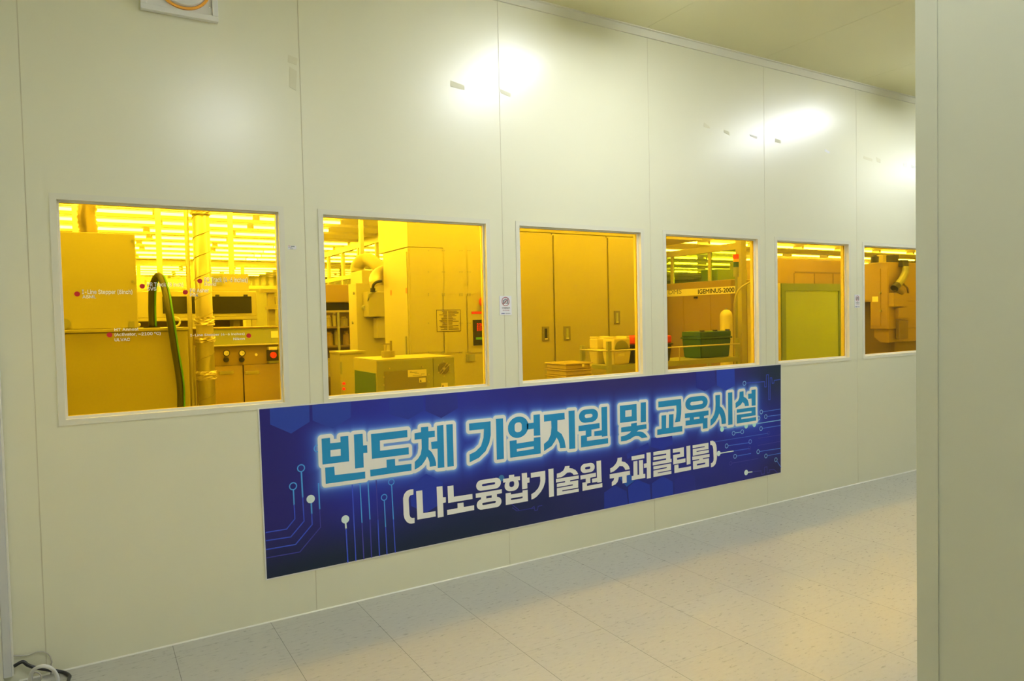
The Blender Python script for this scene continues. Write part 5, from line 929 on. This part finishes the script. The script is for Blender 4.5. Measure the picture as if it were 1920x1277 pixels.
# --- window 4 and 5: long enclosed machine with glass top
xf = 5.6; yn = .93; zb_, zbm = 1.865, 2.20
t = thing('enclosed_cleaner', (xf+1., 1.8, 0), 'long machine with a lettered band and glazed top, behind the fourth window', 'machine')
MB().box(xf, xf+.55, yn+.125, 3.4, .002, zb_, .006).build('body', M['brown'], t)
for px, wd in ((1396.5, .03),): MB().box(xf-.02, xf+.05, yn-.02, yn+.049, .002, IC-.2).build('corner_post', M['ivory'], t)
MB().box(xf-.015, xf+.04, yn+.05, 3.4, zbm-.05, zbm+.012).build('top_beam', M['ivory'], t)
for y_ in (1.33, 1.86, 2.5): MB().box(xf-.005, xf+.02, y_-.018, y_+.018, zb_+.001, zbm-.051).build('mullion', M['ivory'], t)
MB().box(xf+.003, xf+.009, yn+.05, 3.38, zb_+.001, zbm-.051).build('pane', M['greenglass'], t)
ya_, yb2 = atx(1253, 556, xf-.006).y, atx(1380, 544, xf-.006).y; za_, zb3 = 1.69, 1.785
bd = MB().box(xf-.006, xf-.0005, yb2, ya_+.05, atx(1320, 553, xf-.006).z, atx(1320, 540, xf-.006).z).build('name_band', M['label'], t)
zlo, zhi = atx(1345, 549.5, xf-.007).z, atx(1345, 540.5, xf-.007).z
text_on('DMS', atx(1253.5, 548, xf-.007).y, atx(1278, 545, xf-.007).y, atx(1265, 551.5, xf-.007).z, atx(1265, 543, xf-.007).z, xf-.0068, M['inkgrey'], bd, 'lettering', face='x', bold=.012, plain=True)
text_on('IGEMINUS-2000', atx(1308.5, 545, xf-.007).y, atx(1377, 541, xf-.007).y, zlo, zhi, xf-.0068, M['ink'], bd, 'lettering', face='x', bold=.03, plain=True)
b = MB()
for (px0, px1, py0, py1) in ((1252, 1283, 556, 600), (1284, 1334, 555, 640), (1255, 1284, 600, 622), (1335, 1372, 552, 645)):
    ya2, yb4 = atx(px0, 590, xf).y, atx(px1, 590, xf).y; b.box(xf-.004, xf-.0005, yb4+.01, ya2-.01, atx((px0+px1)/2, py1, xf).z, atx((px0+px1)/2, py0, xf).z)
b.build('access_panels', M['brown'], t)
for px, py, w, h in ((1306, 558, .02, .02), (1290, 631, .03, .025)):
    v = atx(px, py, xf); MB().box(xf-.02, xf-.0045, v.y-w, v.y+w, v.z-h/2, v.z+h/2).build('knob', M['dark'], t)
v = atx(1362, 511, xf+.08)
MB().box(xf+.06, xf+.5, yn+.35, 1.5, zb_+.001, atx(1360, 498, xf).z-.02).build('inner_housing', M['ivory2'], t)
st = at(1380, 500, yn-.05)
t2 = thing('signal_tower', (st.x, yn-.05, 0), 'signal light tower with red and green segments beside the lettered machine', 'signal light')
zA = lambda py: at(1380, py, yn-.05).z
MB().cyl((st.x, yn-.05, .002), (st.x, yn-.05, zA(519)), .011, None, 14).cyl((st.x, yn-.05, zA(519)), (st.x, yn-.05, zA(501)), .025, None, 18).build('pole', M['grey'], t2)
MB().cyl((st.x, yn-.05, zA(500.9)), (st.x, yn-.05, zA(491)), .026, None, 18).build('green_segment', M['darkgreen'], t2)
MB().cyl((st.x, yn-.05, zA(490.9)), (st.x, yn-.05, zA(486)), .026, None, 18).build('amber_segment', M['amber'], t2)
MB().cyl((st.x, yn-.05, zA(485.9)), (st.x, yn-.05, zA(477)), .027, None, 18).build('red_segment', M['red'], t2)
# gas cylinder, bent pipe
g0_, g1_ = at(1363, 600, .84), at(1379, 600, .84)
rg = (g1_.x-g0_.x)/2; gx = (g0_.x+g1_.x)/2; zt2 = at(1371, 580, .84).z
t = thing('gas_bottle', (gx, .86, 0), 'tall yellow rounded gas bottle behind the green bin', 'gas bottle')
MB().tube([(gx, .9, .002+(zt2-.06-.002)*i/6) for i in range(7)]+[(gx, .9, zt2-.06+.06*math.sin(k*PI/10)) for k in range(1, 5)], lambda i: rg if i < 7 else rg*math.cos((i-6)*PI/10), 24).build('bottle', M['clearbox'], t)
MB().cyl((gx, .9, zt2-.004), (gx, .9, zt2+.012), .012, None, 12).build('valve', M['grey'], t)
o = MB().tube(bez([at(1415, 527, .84), at(1403, 531, .84), at(1391, 538, .83), at(1382, 549, .82), at(1378, 565, .82), at(1377, 590, .82), Vector((at(1377.5, 640, .82).x, .82, .8)), Vector((at(1377.5, 640, .82).x, .82, .003))], 10), .0095, 10).build('bent_pipe', M['ivory2']); tag(o, 'bent pale pipe dropping past the gas bottle, right of the fourth window', 'pipe')
# door-like panel with olive frame behind the fifth window
Yp = .97
pa, pb_ = at(1402, 560, Yp).x, at(1590, 560, Yp).x
zt3 = at(1520, 532, Yp).z
t = thing('service_door', ((pa+pb_)/2, Yp+.05, 0), 'wide door panel with an olive frame filling the lower part of the fifth window', 'door')
fa, fb = at(1464.5, 600, Yp).x, at(1583, 600, Yp).x; fw_ = at(1472, 600, Yp).x-fa
MB().box(pa+.06, fa-.004, Yp-.002, Yp+.06, .002, zt3, .003).build('side_panel', M['bright'], t)
b = MB().box(fa, fa+fw_, Yp-.012, Yp+.05, .002, zt3).box(fb-fw_*1.6, fb, Yp-.012, Yp+.05, .002, zt3).box(fa+fw_, fb-fw_*1.6, Yp-.012, Yp+.05, zt3-.075, zt3)
b.build('frame', mat('olive_door_frame', (.21, .33, .16), .4), t)
MB().box(fa+fw_, fb-fw_*1.6, Yp+.004, Yp+.02, .002, zt3-.0755).build('panel', mat('lime_door_sheet', (.42, .60, .22), .3), t)
Yw = 2.0; wa, wb = at(1440, 500, Yw).x, at(1600, 500, Yw).x; zt4 = at(1520, 487, Yw).z
wa = max(wa, xf+.6); wb = 9.3
t = thing('rear_cabinet', ((wa+wb)/2, Yw+.3, 0), 'tan cabinet with dark panel joints standing behind the olive framed door', 'cabinet')
MB().box(wa, wb, Yw, Yw+.6, .002, zt4, .006).build('body', M['brown'], t)
zj = at(1520, 511, Yw).z; b = MB().box(at(1490, 511, Yw).x, wb, Yw-.003, Yw-.0005, zj-.01, zj+.01)
for px in (1489, 1527, 1562): b.box(at(px, 520, Yw).x-.009, at(px, 520, Yw).x+.009, Yw-.003, Yw-.0005, .3, zj-.0105)
b.build('panel_joints', M['rust'], t)

# --- window 6
xf = 8.0; yn = .90
t = thing('implant_machine', (xf+.3, yn+.5, 0), 'tall tan machine with a flexible duct on its side, behind the rightmost window', 'machine')
zt5 = 2.074; zbt = atx(1650, 617, xf).z
yd_ = atx(1652, 560, xf).y
zst_, yst_ = atx(1632, 566, xf).z, atx(1632, 590, xf).y
MB().box(xf, xf+.75, yn, 1.45, zst_, zt5, .005).build('upper_body', M['brown'], t)
MB().box(xf, xf+.75, yn, yst_, zbt, zst_-.001, .005).build('middle_body', M['brown'], t)
MB().box(xf+.25, xf+.74, yst_+.002, 1.44, .002, zst_-.001).build('dark_base', M['rust'], t)
g = [atx(px, py, xf+.03) for px, py in ((1639, 620), (1639, 632), (1651, 642))]
MB().prism([(yn+.02, g[2].z), (g[2].y, g[2].z), (g[1].y, g[1].z), (g[0].y, zbt-.001), (yn+.02, zbt-.001)], 'x', xf+.03, xf+.7).build('lower_body', M['brown'], t)
MB().box(xf+.2, xf+.7, yn+.05, yst_, .002, g[2].z-.001).build('plinth', M['rust'], t)
MB().box(xf-.008, xf-.0005, yd_+.003, 1.42, zst_+.02, atx(1652, 504, xf).z).box(xf-.008, xf-.0005, yd_+.003, yst_-.008, zbt+.04, zst_-.0195+.04).build('side_door', M['brown'], t)
MB().box(xf-.006, xf-.0005, yn+.01, yd_-.003, zbt+.04, atx(1652, 504, xf).z).build('narrow_door', M['brown'], t)
v = atx(1641, 561, xf-.009); MB().box(xf-.011, xf-.0085, v.y-.035, v.y+.035, v.z-.03, v.z+.03).build('yellow_label', M['label'], t)
for px, py in ((1651, 549), (1652, 583)): v = atx(px, py, xf-.009); MB().cyl((xf-.0005, v.y, v.z), (xf-.03, v.y, v.z), .012, None, 12).build('lock', M['grey'], t)
# on the front side: boxes and duct
yq = yn-.0005
def fbox(px0, py0, px1, py1, d, mm, nm):
    a, c = at(px0, py1, yn-d), at(px1, py0, yn-d); return MB().box(a.x, c.x, yn-d, yq, a.z, c.z, .004).build(nm, M[mm], t)
fbox(1676, 549, 1702, 575, .06, 'brown', 'gear_box'); fbox(1685, 577, 1701, 598, .05, 'brown', 'lower_box'); fbox(1686, 600, 1703, 636, .04, 'rust', 'dark_recess')
fbox(1692.5, 487.5, 1704, 500, .05, 'dark', 'black_cap')
P_ = [at(1698.5, 500, yn-.06), at(1697, 512, yn-.06), at(1692, 522, yn-.065), at(1686, 531, yn-.07), at(1680, 538, yn-.07)]
MB().tube(bez(P_, 8), lambda i: .036+(.003 if i % 2 else 0), 16).build('flexible_duct', M['grey'], t)
MB().cyl(at(1682, 534, yn-.07), at(1677, 541, yn-.07), .043, .043, 18).build('duct_clamp', M['dark'], t)
MB().tube(bez([at(1679, 540, yn-.07), at(1685, 545, yn-.06), at(1690, 549, yn-.05)], 6), .03, 14).tube(bez([at(1694, 533, yn-.05), at(1701, 540, yn-.05), at(1703, 549, yn-.04)], 6), .012, 10).build('duct_elbow', M['rust'], t)
for px0, py0, px1, py1, mm, nm, lab in ((1636, 481.5, 1644, 492, 'dark', 'motor_housing', 'dark round motor standing on the tan machine, rightmost window'), (1675.5, 478, 1685.5, 489, 'dark', 'black_box', 'square black box on top of the tan machine, rightmost window'), (1656, 478, 1662, 490, 'ivory2', 'pale_box', 'small pale box on the tan machine between motor and black box')):
    yv = yn+.12; a, c = at(px0, py1, yv), at(px1, py0, yv); a.z = zt5+.0005
    if nm == 'motor_housing': o = MB().cyl(((a.x+c.x)/2, yv, a.z), ((a.x+c.x)/2, yv, c.z), (c.x-a.x)/2, None, 18).cyl(((a.x+c.x)/2, yv, c.z), ((a.x+c.x)/2, yv, c.z+.02), (c.x-a.x)/3, .02, 18).build(nm, M[mm])
    else: o = MB().box(a.x, c.x, yv, yv+.1, a.z, c.z, .004).build(nm, M[mm])
    tag(o, lab, 'box' if 'box' in nm else 'motor')
Yz = 1.0; a = at(1705, 560, Yz)
t = thing('end_panel', (a.x+.3, Yz, 0), 'tan upright panel with a bright notice at the right edge of the rightmost window', 'panel')
MB().box(max(a.x, xf+.76), a.x+.8, Yz, Yz+.08, .002, at(1712, 505, Yz).z, .004).build('panel', M['brown'], t)
MB().box(max(a.x, xf+.76)-.004, max(a.x, xf+.76)+.03, Yz-.02, Yz-.0005, .002, at(1712, 505, Yz).z).build('edge_trim', M['ivory2'], t)
g = at(1706.5, 523, Yz-.02); MB().box(g.x-.02, g.x+.03, Yz-.026, Yz-.021, g.z-.045, g.z+.045).build('bright_notice', M['label'], t)

# ------------------------------------------------------------------ world and view
w = bpy.data.worlds.new('world'); scene.world = w; w.use_nodes = True
w.node_tree.nodes['Background'].inputs['Color'].default_value = (.02, .02, .018, 1); w.node_tree.nodes['Background'].inputs['Strength'].default_value = .3
vs_ = scene.view_settings
vs_.view_transform = 'Standard'; vs_.look = 'None'; vs_.gamma = 1; vs_.use_curve_mapping = False; vs_.exposure = 0.19
scene.cycles.max_bounces = 10; scene.cycles.transparent_max_bounces = 16; scene.cycles.diffuse_bounces = 5
